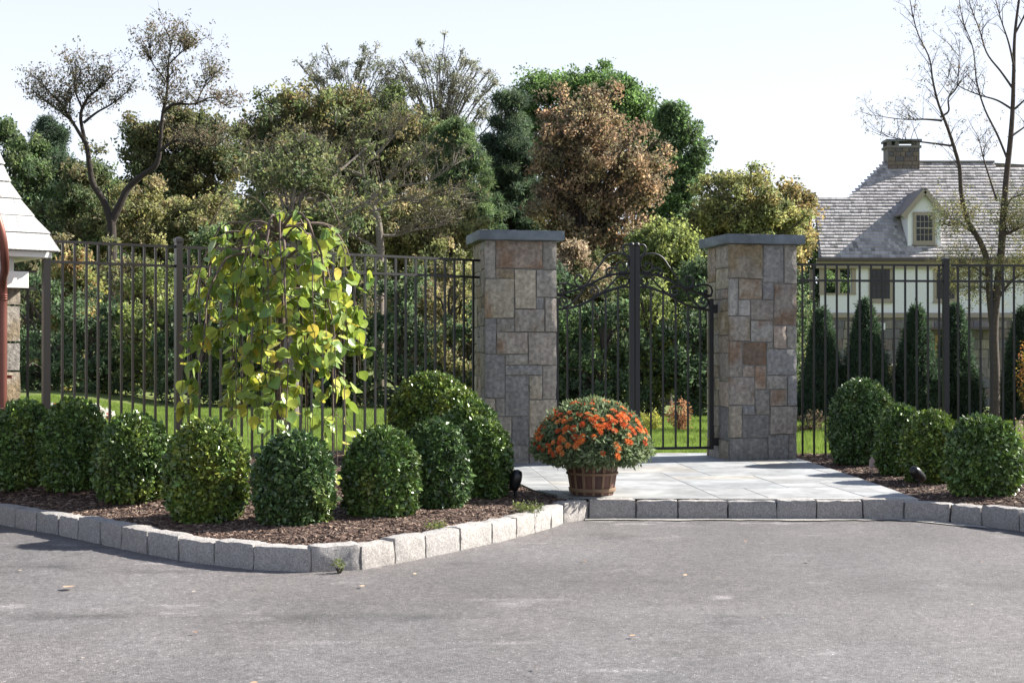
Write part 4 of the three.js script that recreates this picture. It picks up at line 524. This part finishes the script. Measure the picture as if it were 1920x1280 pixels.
// little shrubs and perennials at the lawn edge
function lowPlant(name, label, x, z, rx, h, pal, n, scale, seed, y) { const r = rng(seed), t = thing(name, label, 'shrub', [x, (y ?? lawnY(x, z)) - 0.01, z]), it = [], P = PAL[pal] || pal, st = []; for (let i = 0; i < n; i++) { const a = r() * 6.28, d = Math.sqrt(r()), v = r(), c = P[Math.floor(r() * P.length)], q = 0.7 + 0.6 * r(); it.push([rx * d * Math.cos(a) * (0.5 + 0.5 * v), 0.05 + h * v * (1 - d * d * 0.4), rx * d * Math.sin(a) * (0.5 + 0.5 * v), scale * (0.7 + 0.6 * r()), c[0] * q, c[1] * q, c[2] * q]); } for (let i = 0; i < 14; i++) { const a = r() * 6.28, d = rx * (0.3 + 0.5 * r()); st.push(tube([[0, 0, 0], [d * 0.5 * Math.cos(a), h * 0.5, d * 0.5 * Math.sin(a)], [d * Math.cos(a), h * (0.7 + 0.3 * r()), d * Math.sin(a)]], [0.008, 0.006, 0.003], 4)); } part('stems', mergeGeometries(st), barkMat, t, 'stuff'); scatter('foliage', smallSprays[seed % 2], treeLeaf, it, t, r); return t; }
lowPlant('small_shrub', 'small copper leafed shrub on the lawn seen through the gate', 2.72, -22.9, 0.22, 0.5, [[.4, .2, .1], [.45, .26, .14], [.3, .16, .08]], 120, 0.5, 1301);
lowPlant('small_shrub', 'small yellow shrub on the lawn seen through the gate', 2.28, -23.1, 0.22, 0.28, [[.35, .34, .06], [.28, .3, .06]], 70, 0.5, 1302);
lowPlant('small_shrub', 'low bronze shrub on the lawn right of the gate pillar', 4.75, -22.5, 0.3, 0.36, 'rust', 60, 0.5, 1303);
lowPlant('orange_shrub', 'orange and yellow autumn shrub right of the slender tree', 9.3, -24.6, 0.55, 1.75, [[.36, .18, .04], [.42, .3, .05], [.2, .15, .05], [.25, .1, .04]], 700, 0.62, 1304);
lowPlant('perennial', 'pale stemmed perennial clump behind the right boxwoods', 6.9, -18.4, 0.35, 0.5, [[.34, .24, .2], [.42, .36, .32], [.2, .2, .1]], 90, 0.4, 1305);
lowPlant('perennial', 'rosy leafed perennial at the fence beside the slender tree', 6.05, -16.2, 0.3, 0.6, [[.3, .18, .14], [.22, .2, .09], [.4, .32, .28]], 130, 0.42, 1306, 0.16);
{ // white and red blossom border at the left
  const t = lowPlant('flower_border', 'white flowering border with a few red blooms behind the bronze fence', -6.55, -20.5, 0.75, 0.3, 'green', 380, 0.55, 1311), r = rng(1312), pet = clump(7, 0.02, 0.045, 0.035, 1313), it = []; for (let i = 0; i < 240; i++) { const a = r() * 6.28, d = Math.sqrt(r()), red = r() < 0.16; it.push([0.75 * d * Math.cos(a), 0.2 + 0.16 * r(), 0.75 * d * Math.sin(a), 0.8 + 0.5 * r(), ...(red ? [.5, .05, .05] : [.75, .74, .66])]); } scatter('blossoms', pet, leafMat({ transmission: 0.3 }), it, t, r);
}

// ---------- flower basket ----------
{
  const px = 0.71, pz = -12.5, py = 0.170, t = thing('wooden_basket', 'round reddish brown wooden basket planter on the patio edge', 'planter', [px, py, pz]), r = rng(61);
  const dark = [C(0.13, 0.055, 0.04), C(0.1, 0.045, 0.035), C(0.16, 0.07, 0.05)].map(c => std({ map: woodTex, color: c, roughness: 0.7 })), pale = std({ map: woodTex, color: C(0.3, 0.19, 0.115), roughness: 0.75 });
  const H = 0.34, R0 = 0.185, R1 = 0.24, N = 15, rad = (y) => lerp(R0, R1, y / H);
  const stave = (a0, a1, off, y0, y1) => { const pos = [], idx = [], K = 3; for (const y of [y0, y1]) for (const d of [0, -0.012]) for (let k = 0; k <= K; k++) { const a = lerp(a0, a1, k / K), q = rad(y) + off + d; pos.push(q * Math.sin(a), y, q * Math.cos(a)); } const n = K + 1; const id = (j, d, k) => j * 2 * n + d * n + k; for (let k = 0; k < K; k++) { idx.push(id(0, 0, k), id(0, 0, k + 1), id(1, 0, k), id(0, 0, k + 1), id(1, 0, k + 1), id(1, 0, k)); idx.push(id(0, 1, k + 1), id(0, 1, k), id(1, 1, k), id(1, 1, k), id(1, 1, k + 1), id(0, 1, k + 1)); idx.push(id(1, 0, k), id(1, 0, k + 1), id(1, 1, k), id(1, 0, k + 1), id(1, 1, k + 1), id(1, 1, k)); } idx.push(id(0, 0, 0), id(1, 0, 0), id(0, 1, 0), id(1, 0, 0), id(1, 1, 0), id(0, 1, 0), id(0, 0, K), id(0, 1, K), id(1, 0, K), id(1, 0, K), id(0, 1, K), id(1, 1, K)); const g = new THREE.BufferGeometry(); g.setAttribute('position', new THREE.Float32BufferAttribute(pos, 3)); const uv = []; for (let i = 0; i < pos.length; i += 3) uv.push(pos[i + 1] * 1.0, Math.atan2(pos[i], pos[i + 2]) * 0.2); g.setAttribute('uv', new THREE.Float32BufferAttribute(uv, 2)); g.setIndex(idx); return toCreasedNormals(g, 0.6); };
  for (let k = 0; k < N; k++) { const a = k / N * 6.283, w = 6.283 / N; part('stave', stave(a + w * 0.1, a + w * 0.9, 0.0, 0.004, H), dark[Math.floor(r() * 3)], t); part('stave', stave(a - w * 0.13, a + w * 0.13, 0.005, 0.004, H), pale, t); }
  for (const [y, h] of [[0.03, 0.035], [0.18, 0.022], [H - 0.04, 0.036]]) { const pr = []; for (const [o, dy] of [[0.006, 0], [0.016, 0.003], [0.016, h - 0.003], [0.006, h]]) pr.push(new THREE.Vector2(rad(y + dy) + o, y + dy)); part('hoop', new THREE.LatheGeometry(pr, 40), pale, t); }
  part('soil', new THREE.CylinderGeometry(R1 - 0.015, R1 - 0.02, 0.03, 24).translate(0, H - 0.05, 0), mulchMat, t);
  part('bottom', new THREE.CylinderGeometry(R0 - 0.008, R0 - 0.008, 0.02, 24).translate(0, 0.014, 0), dark[1], t);
  const m = thing('chrysanthemum', 'domed chrysanthemum plant with orange blooms growing in the wooden basket', 'flowers', [px, py + H + 0.03, pz]), leaf = leafMat({ transmission: 0.35 }), sp = [1, 2].map(s => clump(12, 0.045, 0.045, 0.017, 1400 + s)), L = [[], []], stems = [];
  const RX = 0.51, HY = 0.455, dome = (a, e) => { const l = 1 + 0.1 * (noise3(Math.cos(a) * 2, e * 3, Math.sin(a) * 2, 4) - 0.5); return [RX * Math.cos(e) * Math.cos(a) * l, HY * Math.sin(e) * l - 0.02, RX * Math.cos(e) * Math.sin(a) * l]; };
  for (let i = 0; i < 4200; i++) { const a = r() * 6.283, e = -0.22 + (1.57 + 0.22) * Math.pow(r(), 1.2), [x, y, z] = dome(a, e), s = 1 - Math.pow(r(), 1.5) * 0.4, k = 0.75 + r() * 0.6, c = r() < 0.6 ? [0.14, 0.185, 0.085] : r() < 0.6 ? [0.21, 0.26, 0.15] : [0.09, 0.135, 0.06]; const under = e < 0 ? 0.72 + 0.28 * (1 + e / 0.22) : 1; L[i % 2].push([x * s * under, y * s + (e < 0 ? 0.04 : 0), z * s * under, 0.7 + r() * 0.7, c[0] * k, c[1] * k, c[2] * k]); }
  L.forEach((l, i) => scatter('foliage', sp[i], leaf, l, m, r)); for (let i = 0; i < 40; i++) { const a = r() * 6.283, [x, y, z] = dome(a, 0.1 + r() * 1.3); stems.push(tube([[0.1 * Math.cos(a), 0, 0.1 * Math.sin(a)], [x * 0.5, y * 0.6, z * 0.5], [x * 0.93, y * 0.93, z * 0.93]], [0.006, 0.005, 0.003], 4)); } part('stems', mergeGeometries(stems), std({ color: C(0.08, 0.1, 0.04) }), m, 'stuff');
  const flower = (seed) => { const q = rng(seed), pos = []; for (const [n, l, up] of [[13, 1, 0.12], [11, 0.75, 0.35], [7, 0.45, 0.6]]) for (let i = 0; i < n; i++) { const a = i / n * 6.283 + q() * 0.3, w = 0.19, ll = l * (0.85 + q() * 0.3), p = (rr, da, y) => [rr * Math.cos(a + da), y, rr * Math.sin(a + da)]; const A = p(0.08, 0, 0.05), B = p(ll * 0.65, w / Math.max(0.5, ll), up * 0.6 + 0.05), D = p(ll * 0.65, -w / Math.max(0.5, ll), up * 0.6 + 0.05), T = p(ll, 0, up); pos.push(...A, ...T, ...B, ...A, ...D, ...T); } const g = new THREE.BufferGeometry(); g.setAttribute('position', new THREE.Float32BufferAttribute(pos, 3)); g.computeVertexNormals(); return g; };
  const fg = [1, 2, 3, 4].map(s => flower(1450 + s)), fm = [[0.72, 0.2, 0.05], [0.62, 0.14, 0.04], [0.75, 0.28, 0.09], [0.5, 0.09, 0.03]].map(c => leafMat({ color: C(...c), transmission: 0.3 })), up = new THREE.Vector3(0, 1, 0), centre = std({ color: C(0.3, 0.12, 0.02) }), cg = new THREE.SphereGeometry(0.2, 8, 5).scale(1, 0.6, 1);
  for (let i = 0; i < 190; i++) { let a, e; if (i < 70) { a = r() * 6.283; e = 0.55 + r() * 0.95; } else { do { a = Math.PI * (0.02 + 0.96 * r()); } while (Math.cos(a) > 0.1 && r() < 0.55); e = 0.02 + Math.pow(r(), 0.75) * 0.85; } const [x, y, z] = dome(a, e), f = part('flower', fg[i % 4], fm[Math.floor(r() * 4)], m); f.position.set(x * 1.045, y * 1.045 + 0.01, z * 1.045); f.quaternion.setFromUnitVectors(up, new THREE.Vector3(x + (r() - 0.5) * 0.25, y * 1.2 + 0.12, z + (r() - 0.5) * 0.25).normalize()); f.scale.setScalar(0.028 + r() * 0.012); part('centre', cg, centre, f).position.y = 0.14; }
}
// ---------- garden spotlights ----------
function spot(label, x, z, y, turn, tilt, s = 1) { const t = thing('garden_spotlight', label, 'spotlight', [x, y, z], turn, 'garden spotlights'), bl = std({ color: C(0.02, 0.02, 0.022), roughness: 0.3, metalness: 0.4 }); part('stake', new THREE.CylinderGeometry(0.014 * s, 0.01 * s, 0.16, 10).translate(0, 0.06, 0), bl, t); const h = part('lamp_head', new THREE.LatheGeometry([[0.001, -0.075], [0.026, -0.068], [0.038, -0.035], [0.044, 0.015], [0.042, 0.05], [0.03, 0.078], [0.001, 0.088]].map(p => new THREE.Vector2(p[0] * s, p[1] * s)), 20), bl, t); h.position.y = 0.17; h.rotation.z = tilt; part('knuckle', new THREE.SphereGeometry(0.022 * s, 10, 8).translate(0, 0.12, 0), bl, t); return t; }
spot('black upright garden spotlight at the patio edge beside the boxwood', 0.03, -12.35, 0.13, 0, -0.22, 1.2);
spot('black tilted garden spotlight lying among the right boxwoods', 3.84, -13.35, 0.1, 0.4, 0.9, 1.2);
{ const t = thing('plant_tag', 'small pale plant tag stuck in the mulch by the right boxwoods', 'tag', [3.72, mulchY(3.72, -14.6), -14.6], 0.3); part('tag_plate', new THREE.ExtrudeGeometry(new THREE.Shape([[-0.03, 0.08], [0.03, 0.08], [0.035, 0.15], [0, 0.19], [-0.03, 0.15]].map(p => new THREE.Vector2(...p))), { depth: 0.004, bevelEnabled: false }), std({ color: C(0.6, 0.45, 0.42) }), t); part('stem', boxAt(0.008, 0.12, 0.006, 0, 0.04, 0.002), std({ color: C(0.4, 0.3, 0.28) }), t); }

// ---------- fallen leaves and chips on the asphalt ----------
{
  const g = [1, 2, 3].map(s => heartLeaf(900 + s)), ms = [[0.4, 0.27, 0.17], [0.34, 0.2, 0.14], [0.44, 0.34, 0.24], [0.48, 0.41, 0.34]].map(c => leafMat({ color: C(...c), transmission: 0.15 })), r = rng(77);
  const spots = [[-2.68, -8.55], [-1.62, -7.2], [-0.9, -8.6], [-0.38, -7.5], [0.5, -9.6], [0.1, -6.4], [1.35, -7.6], [2.0, -9.6], [2.3, -11.2], [3.0, -10.9], [-3.2, -9.2], [-2.0, -6.6], [0.9, -6.0], [1.75, -10.6], [-0.2, -9.7], [2.6, -8.0], [-1.1, -6.1], [0.25, -10.9], [1.1, -9.0], [-1.9, -8.4], [0.6, -7.1], [3.2, -9.6], [-0.62, -9.05], [1.6, -5.8]];
  spots.forEach(([x, z], i) => { const t = part(numbered('fallen_leaf'), g[i % 3], ms[i % 4], scene); tag(t, i === 0 ? 'largest curled tan leaf lying on the asphalt near the kerb' : 'small dry leaf fragment lying on the asphalt', 'leaf', 'dry leaves on the asphalt'); const s = i === 0 ? 0.075 : 0.014 + r() * 0.022; t.scale.set(s, s, s * 0.8); t.position.set(x, 0.01 + s * 0.12, z); t.rotation.set(-Math.PI / 2 + (r() - 0.5) * 0.5, 0, r() * 6.28); });
  lowPlant('weed', 'small green weed sprouting at the foot of the kerb', -1.12, -9.17, 0.04, 0.05, 'lime', 14, 0.22, 1501, 0.0);
  lowPlant('weed', 'patch of low green weed at the inner kerb edge below the spotlight', 0.12, -11.3, 0.13, 0.04, 'lime', 60, 0.24, 1502, 0.13);
  lowPlant('weed', 'tiny green weed at the inner kerb edge on the bend', -0.55, -10.2, 0.08, 0.03, 'lime', 24, 0.22, 1503, 0.13);
}

// ---------- pavilion at the left ----------
{
  const t = thing('stone_pavilion', 'corner of a stone outbuilding with white trim and flared pale shingle roof', 'building', [-4.217, 0, -13.1], 39 * Math.PI / 180), r = rng(91), EY = 2.355;
  const white = std({ color: C(0.76, 0.75, 0.71), roughness: 0.7 }), sh = [C(0.66, 0.655, 0.64), C(0.7, 0.695, 0.68), C(0.62, 0.615, 0.6)].map(c => std({ map: woodTex, color: c, roughness: 0.8 }));
  const ins = [0, 0.071, 0.18, 0.27, 0.343, 0.386, 0.425, 0.46, 0.495], hy = ins.map((_, i) => EY + 0.164 * i), L = 3.2;
  const slab = (p) => { // eight-corner slab from quad p (bottom-left, bottom-right, top-right, top-left), thickness along normal
    const a = p.map(q => new THREE.Vector3(...q)), n = a[1].clone().sub(a[0]).cross(a[3].clone().sub(a[0])).normalize().multiplyScalar(0.018), o = a.map(v => v.clone().add(n)), f = [[o[0], o[1], o[2], o[3]], [a[1], a[0], a[3], a[2]], [a[0], a[1], o[1], o[0]], [a[1], a[2], o[2], o[1]], [a[2], a[3], o[3], o[2]], [a[3], a[0], o[0], o[3]]], pos = [], uv = []; for (const q of f) for (const i of [0, 1, 2, 0, 2, 3]) { pos.push(q[i].x, q[i].y, q[i].z); uv.push(q[i].y, q[i].x + q[i].z); } const g = new THREE.BufferGeometry(); g.setAttribute('position', new THREE.Float32BufferAttribute(pos, 3)); g.setAttribute('uv', new THREE.Float32BufferAttribute(uv, 2)); g.computeVertexNormals(); return g; };
  const roof = new THREE.Group(); roof.name = 'roof'; t.add(roof);
  for (let k = 0; k < ins.length - 1; k++) {
    const i0 = ins[k], i1 = ins[k + 1] + 0.012, y0 = hy[k], y1 = hy[k + 1] + 0.02, lift = 0.012;
    for (const s of [0, 1]) { let a = 0; while (a < L - 0.01) { const w = Math.min(0.3 + r() * 0.3, L - a), b = a + w - 0.004, e = (q, d) => Math.max(q, d); const A = (q, d, y) => s === 0 ? [-Math.max(q, d), y, -d] : [-d, y, -Math.max(q, d)]; const q = s === 0 ? [A(b, i0 - lift, y0), A(a, i0 - lift, y0), A(a, i1, y1), A(b, i1, y1)] : [A(a, i0 - lift, y0), A(b, i0 - lift, y0), A(b, i1, y1), A(a, i1, y1)]; part('shingle', slab(q), sh[Math.floor(r() * 3)], roof); a += w; } }
  }
  const T = ins.at(-1), TY = hy.at(-1); part('roof_top', boxAt(L - T, 0.05, L - T, -(L + T) / 2, TY, -(L + T) / 2), sh[0], roof);
  part('soffit', boxAt(L - 0.04, 0.05, L - 0.04, -L / 2 - 0.02, EY - 0.028, -L / 2 - 0.02), white, t); part('frieze', boxAt(L - 0.3, 0.13, L - 0.3, -L / 2 - 0.15, EY - 0.12, -L / 2 - 0.15), white, t);
  part('beam_end', boxAt(0.5, 0.15, 0.12, -0.47, EY - 0.26, -0.2), white, t); const wd = 0.25; part('wall_core', boxAt(L - 0.64, 2.2, L - 0.64, -L / 2 - 0.2, 1.05, -L / 2 - 0.2), mortarMat, t);
  const stone = (w, h, tone, seed, x, y, z, turn) => { const m = part('stone', stoneGeo(w - 0.012, h - 0.012, 0.07, tone, r() < 0.5 ? 0.5 : 0, seed, true), stoneMat, t); m.position.set(x, y, z); m.rotation.y = turn; };
  let k = 900; for (let y = 0; y < 2.06;) { const h = Math.min(0.24 + r() * 0.22, 2.08 - y); for (const s of [0, 1]) { let a = s ? 0.07 : 0; while (a < L - 0.6) { const w = Math.min(0.3 + r() * 0.35, L - 0.55 - a), tn = [[0.5, 0.43, 0.34], [0.45, 0.42, 0.38], [0.55, 0.5, 0.43]][Math.floor(r() * 3)]; if (s === 0) stone(w, h, tn, k++, -wd - a - w / 2, y + h / 2, -wd - 0.035, 0); else stone(w, h, tn, k++, -wd - 0.035, y + h / 2, -wd - a - w / 2, Math.PI / 2); a += w; } } y += h; }
  const d = thing('copper_downspout', 'reddish copper downspout with an elbow beside the stone pavilion', 'downspout', [-4.67, 0.0, -12.95]), cu = std({ color: C(0.17, 0.065, 0.05), roughness: 0.38, metalness: 0.55 });
  part('pipe', tube(smoothPath([[-0.9, 3.9, 0.3], [-0.45, 3.3, 0.34], [-0.04, 2.92, 0.36], [0.05, 2.7, 0.36], [0.12, 2.45, 0.35], [0.12, 2.3, 0.3], [0.08, 2.17, 0.18], [0.02, 2.08, 0.06], [0.0, 1.98, 0], [0, 1.5, 0], [0, 0.8, 0], [0, 0.1, 0]], 60), 0.038, 16), cu, d);
  for (const y of [1.93, 1.91, 1.95]) part('collar', new THREE.TorusGeometry(0.039, 0.006, 6, 20).rotateX(Math.PI / 2).translate(0, y, 0), cu, d); part('bracket', boxAt(0.13, 0.03, 0.02, 0, 1.2, -0.05), cu, d);
}

// ---------- house behind the right fence ----------
{
  const OX = 19, OZ = -88, t = thing('shingled_house', 'two storey white clapboard house with grey shingle roof, dormer and stone base', 'house', [OX, -2.8, OZ]), r = rng(95), Yb = 2.8;
  const white = std({ color: C(0.74, 0.745, 0.76), roughness: 0.75 }), trim = std({ color: C(0.33, 0.28, 0.225), roughness: 0.8 }), gut = std({ color: C(0.07, 0.05, 0.045), roughness: 0.5 }), pane = new THREE.MeshPhysicalMaterial({ color: C(0.012, 0.013, 0.016), roughness: 0.1, metalness: 0.0, specularIntensity: 0.6 }), munt = std({ color: C(0.36, 0.32, 0.27) }), dmunt = std({ color: C(0.05, 0.042, 0.038) });
  const y = (v) => v + Yb;       // world height to house height
  // roof
  const E0 = [0, y(7.16), 0], SL = 1.11, roof = new THREE.Group(); roof.name = 'roof'; t.add(roof);
  const leftAt = (d) => d <= 3.67 ? lerp(0.3, 0.6, d / 3.67) : lerp(2.8, 5.86, (d - 3.67) / 2.43), rightAt = (d) => d < 5.56 ? 26 : 13.2 - (d - 5.56) * 0.2;
  const pos = [], col = [], q4 = (a, b, c, d, k) => { for (const p of [a, b, c, a, c, d]) { pos.push(...p); col.push(...k); } };
  const D = 6.1, N = 31; for (let i = 0; i < N; i++) { const d0 = D * i / N, d1 = D * (i + 1) / N + 0.03; let x = leftAt(d0 + 0.03); const xr = Math.min(26, rightAt(d0 + 0.03)); while (x < xr) { const w = Math.min(0.13 + r() * 0.27, xr - x), x1 = x + w - 0.012, lift = 0.075 + r() * 0.03, v = 0.68 + r() * 0.55, wr = r() < 0.12 ? 0.62 : 1, k = [0.34 * v * wr, 0.32 * v * wr, 0.32 * v * wr], A = [x, E0[1] + d0 * SL + lift, -d0 + 0.03], B = [x1, A[1], A[2]], Cc = [x1, E0[1] + d1 * SL + 0.012, -d1], Dd = [x, Cc[1], Cc[2]]; q4(A, B, Cc, Dd, k); q4([x, A[1] - 0.11, A[2]], [x1, A[1] - 0.11, A[2]], B, A, k.map(c => c * 0.95)); x += w; } }
  const sg = new THREE.BufferGeometry(); sg.setAttribute('position', new THREE.Float32BufferAttribute(pos, 3)); sg.setAttribute('color', new THREE.Float32BufferAttribute(col, 3)); sg.computeVertexNormals(); part('shingles', sg, std({ vertexColors: true, roughness: 0.6, side: THREE.DoubleSide }), roof, 'stuff');
  const plane = (pts) => { const g = new THREE.BufferGeometry(), p = []; for (let i = 1; i < pts.length - 1; i++) p.push(...pts[0], ...pts[i], ...pts[i + 1]); g.setAttribute('position', new THREE.Float32BufferAttribute(p, 3)); g.computeVertexNormals(); return g; };
  const P = (x, d, o = -0.03) => [x, E0[1] + d * SL + o, -d]; const deck = std({ color: C(0.2, 0.18, 0.17), side: THREE.DoubleSide });
  part('roof_deck', plane([P(0.12, 0), P(26, 0), P(26, 5.5), P(13.2, 5.5), P(13.1, 6.1), P(5.9, 6.1), P(2.85, 3.67), P(0.62, 3.67)]), deck, roof); part('roof_deck', plane([P(5.86, 6.1), P(13.1, 6.1), [26, P(0, 5.5)[1], -6.7], [26, E0[1], -12.2], [6, E0[1], -12.2], [4.2, P(0, 3.67)[1], -8.5]]), deck, roof); part('roof_deck', plane([[4.2, P(0, 3.67)[1], -8.5], [6, E0[1], -12.2], [3, E0[1], -12.2], [1.9, P(0, 3.67)[1], -8.5]]), deck, roof); part('roof_deck', plane([P(0.1, 0), P(0.6, 3.67), [1.9, P(0, 3.67)[1], -8.5], [3, E0[1], -12.2]]), deck, roof); part('roof_deck', plane([P(2.8, 3.67), P(5.86, 6.1), [4.2, P(0, 3.67)[1], -8.5]]), deck, roof); part('roof_deck', plane([P(0.6, 3.67), P(2.8, 3.67), [4.2, P(0, 3.67)[1], -8.5], [1.9, P(0, 3.67)[1], -8.5]]), deck, roof);
  part('ridge_cap', boxAt(7.3, 0.12, 0.3, 9.5, P(0, 6.1)[1] + 0.06, -6.1), deck, roof); part('gutter', boxAt(26, 0.18, 0.16, 13, E0[1] - 0.1, 0.06), gut, roof);
  part('eave_board', boxAt(25.8, 0.42, 0.3, 12.95, E0[1] - 0.42, -0.3), trim, t);
  // clapboard wall
  const cb = [], clap = (x0, x1, y0, y1, z) => { const n = Math.round((y1 - y0) / 0.16); for (let i = 0; i < n; i++) { const a = y0 + (y1 - y0) * i / n, b = y0 + (y1 - y0) * (i + 1) / n; cb.push(x0, a, z + 0.03, x1, a, z + 0.03, x1, b, z, x0, a, z + 0.03, x1, b, z, x0, b, z, x0, a, z, x1, a, z, x1, a, z + 0.03, x0, a, z, x1, a, z + 0.03, x0, a, z + 0.03); } };
  clap(2.5, 26, y(3.75), E0[1] - 0.6, -0.45); clap(0.3, 2.5, y(3.75), y(4.9), -0.45);
  const cg = new THREE.BufferGeometry(); cg.setAttribute('position', new THREE.Float32BufferAttribute(cb, 3)); cg.computeVertexNormals(); part('clapboards', cg, std({ color: C(0.74, 0.745, 0.76), roughness: 0.75, side: THREE.DoubleSide }), t, 'stuff');
  part('wall', boxAt(23.5, 9.4, 1.2, 14.25, E0[1] - 5.2, -1.1), white, t); part('wall', boxAt(19.5, 9.38, 9.6, 16.25, E0[1] - 5.2, -6.6), white, t);
  // porch bay at the left
  for (const x of [0.42, 1.42, 2.42]) part('porch_post', boxAt(0.26, 1.75, 0.2, x, y(5.75), -0.5), trim, t); part('porch_beam', boxAt(2.2, 0.35, 0.22, 1.4, y(6.65), -0.52), trim, t); part('porch_sill', boxAt(2.3, 0.1, 0.3, 1.4, y(4.93), -0.5), trim, t);
  part('porch_post', boxAt(0.24, 1.75, 0.2, 0.42, y(5.75), -3.5), trim, t);
  // windows of the upper storey
  const window_ = (x, yc, z, w, h, cols, rows, mm) => { const f = part('window', boxAt(w + 0.36, h + 0.4, 0.1, x, yc, z), trim, t); part('sill', boxAt(w + 0.44, 0.08, 0.18, x, yc - h / 2 - 0.22, z + 0.03), trim, f); const cw = w / cols, chh = h / rows; for (let i = 0; i < cols; i++) for (let j = 0; j < rows; j++) part('pane', boxAt(cw - 0.035, chh - 0.035, 0.02, x - w / 2 + cw * (i + 0.5), yc - h / 2 + chh * (j + 0.5), z + 0.055), pane, f); part('muntins', boxAt(w, h, 0.02, x, yc, z + 0.046), mm, f); part('meeting_rail', boxAt(w, 0.07, 0.03, x, yc, z + 0.065), mm, f); return f; };
  window_(4.1, y(5.55), -0.42, 1.12, 1.85, 4, 4, dmunt); window_(8.15, y(5.55), -0.42, 1.12, 1.85, 4, 4, dmunt);
  // stone base
  part('belt_course', boxAt(25.7, 0.28, 0.2, 13.1, y(3.58), -0.38), trim, t);
  const fc = [[0.4, 0.35, 0.32], [0.33, 0.31, 0.31], [0.48, 0.43, 0.37], [0.36, 0.29, 0.26], [0.3, 0.29, 0.3], [0.55, 0.49, 0.4]]; let k = 1300; for (let yy = 0.6; yy < y(3.42);) { const h = 0.34 + r() * 0.34; let x = 0.3; while (x < 13.5) { const w = 0.42 + r() * 0.62, hh = h * (0.9 + r() * 0.14), m = part('fieldstone', stoneGeo(w - 0.02, Math.min(hh, y(3.42) - yy) - 0.015, 0.2, fc[Math.floor(r() * 6)], 0, k++), stoneMat, t); m.position.set(x + w / 2, yy + h / 2, -0.45 + (r() - 0.5) * 0.05); m.rotation.z = (r() - 0.5) * 0.12; x += w; } yy += h; }
  part('base_wall', boxAt(25.7, 6.3, 11.4, 13.15, 3.1, -6.17), std({ map: granite, color: C(0.4, 0.37, 0.34) }), t); part('wall_vent', boxAt(0.28, 0.42, 0.1, 4.2, y(2.9), -0.28), white, t);
  part('porch_roof', boxAt(4.4, 0.16, 1.4, 9.0, y(2.75), 0.3, 0, 0), gut, t); part('door', boxAt(0.9, 2.1, 0.12, 7.9, y(1.3), -0.3), std({ map: woodTex, color: C(0.5, 0.3, 0.1), roughness: 0.6 }), t);
  // low wing at the left
  part('wing_wall', boxAt(1.2, 3.2, 2, -0.3, y(1.2), -1.0), white, t); const wr = part('wing_roof', boxAt(2.2, 0.16, 2.6, -0.55, y(2.95), -1.0, 0, 0.62), gut, t);
  // dormer
  const dx = 6.9, dz = -0.72, d0 = y(7.95); const dor = new THREE.Group(); dor.name = 'dormer'; t.add(dor);
  const face = new THREE.Shape([[-1.02, 0], [1.02, 0], [1.02, 2.15], [0, 3.35], [-1.02, 2.15]].map(p => new THREE.Vector2(...p))); part('dormer_wall', new THREE.ExtrudeGeometry(face, { depth: 3.0, bevelEnabled: false }).translate(dx, d0, dz - 3.0), white, dor);
  for (const s of [-1, 1]) { const g = boxAt(2.15, 0.12, 3.5, 0, 0, 0); g.rotateZ(-s * 0.87); g.translate(dx + s * 0.72, d0 + 2.78, dz - 1.5); part('dormer_roof', g, deck, dor); const b = boxAt(2.15, 0.3, 0.1, 0, 0, 0); b.rotateZ(-s * 0.87); b.translate(dx + s * 0.70, d0 + 2.62, dz + 0.28); part('barge_board', b, trim, dor); part('corner_board', boxAt(0.22, 2.1, 0.08, dx + s * 0.93, d0 + 1.05, dz + 0.03), white, dor); }
  { const f = window_(dx, d0 + 1.12, dz + 0.05, 1.02, 1.62, 4, 4, munt); dor.add(f); }
  // chimney
  const ch = new THREE.Group(); ch.name = 'chimney'; t.add(ch); const cy = P(0, 6.1)[1]; part('chimney_core', boxAt(2.1, 3.4, 1.2, 7.0, cy - 0.75, -6.2), std({ color: C(0.2, 0.18, 0.17) }), ch);
  for (let yy = cy - 0.9; yy < cy + 0.9;) { const h = 0.24 + r() * 0.12; let x = 5.95; while (x < 8.0) { const w = Math.min(0.3 + r() * 0.3, 8.05 - x), m = part('chimney_stone', stoneGeo(w - 0.03, h - 0.03, 0.1, [[0.27, 0.22, 0.19], [0.2, 0.19, 0.19], [0.32, 0.26, 0.2]][Math.floor(r() * 3)], 0, k++), stoneMat, ch); m.position.set(x + w / 2, yy + h / 2, -5.58); x += w; } yy += h; }
  part('chimney_band', boxAt(2.3, 0.16, 1.4, 7.0, cy + 0.99, -6.2), mortarMat, ch); for (const x of [6.05, 6.55, 7.95]) for (const z of [-5.7, -6.7]) part('chimney_pier', boxAt(0.24, 0.3, 0.24, x, cy + 1.2, z), mortarMat, ch); part('chimney_cap', boxAt(2.35, 0.14, 1.45, 7.0, cy + 1.42, -6.2), capMat, ch);
}
// tan wooden posts of a low board fence in front of the house
[[8.35, -31, 'tan wooden fence post with pale cap between the arborvitae'], [6.33, -30.6, 'tan wooden fence post just right of the gate pillar']].forEach(([x, z, label]) => { const t = thing('wooden_post', label, 'post', [x, lawnY(x, z) - 0.05, z], 0.1, 'tan wooden posts'), w = std({ map: woodTex, color: C(0.42, 0.31, 0.18) }); part('post_body', boxAt(0.19, 1.05, 0.19, 0, 0.5, 0), w, t); part('post_cap', boxAt(0.25, 0.05, 0.25, 0, 1.05, 0), std({ color: C(0.6, 0.54, 0.44) }), t); part('board', boxAt(1.1, 0.16, 0.04, 0.5, 0.88, 0.02), w, t); part('board', boxAt(1.1, 0.16, 0.04, 0.5, 0.5, 0.02), w, t); });

renderer.render(scene, camera);
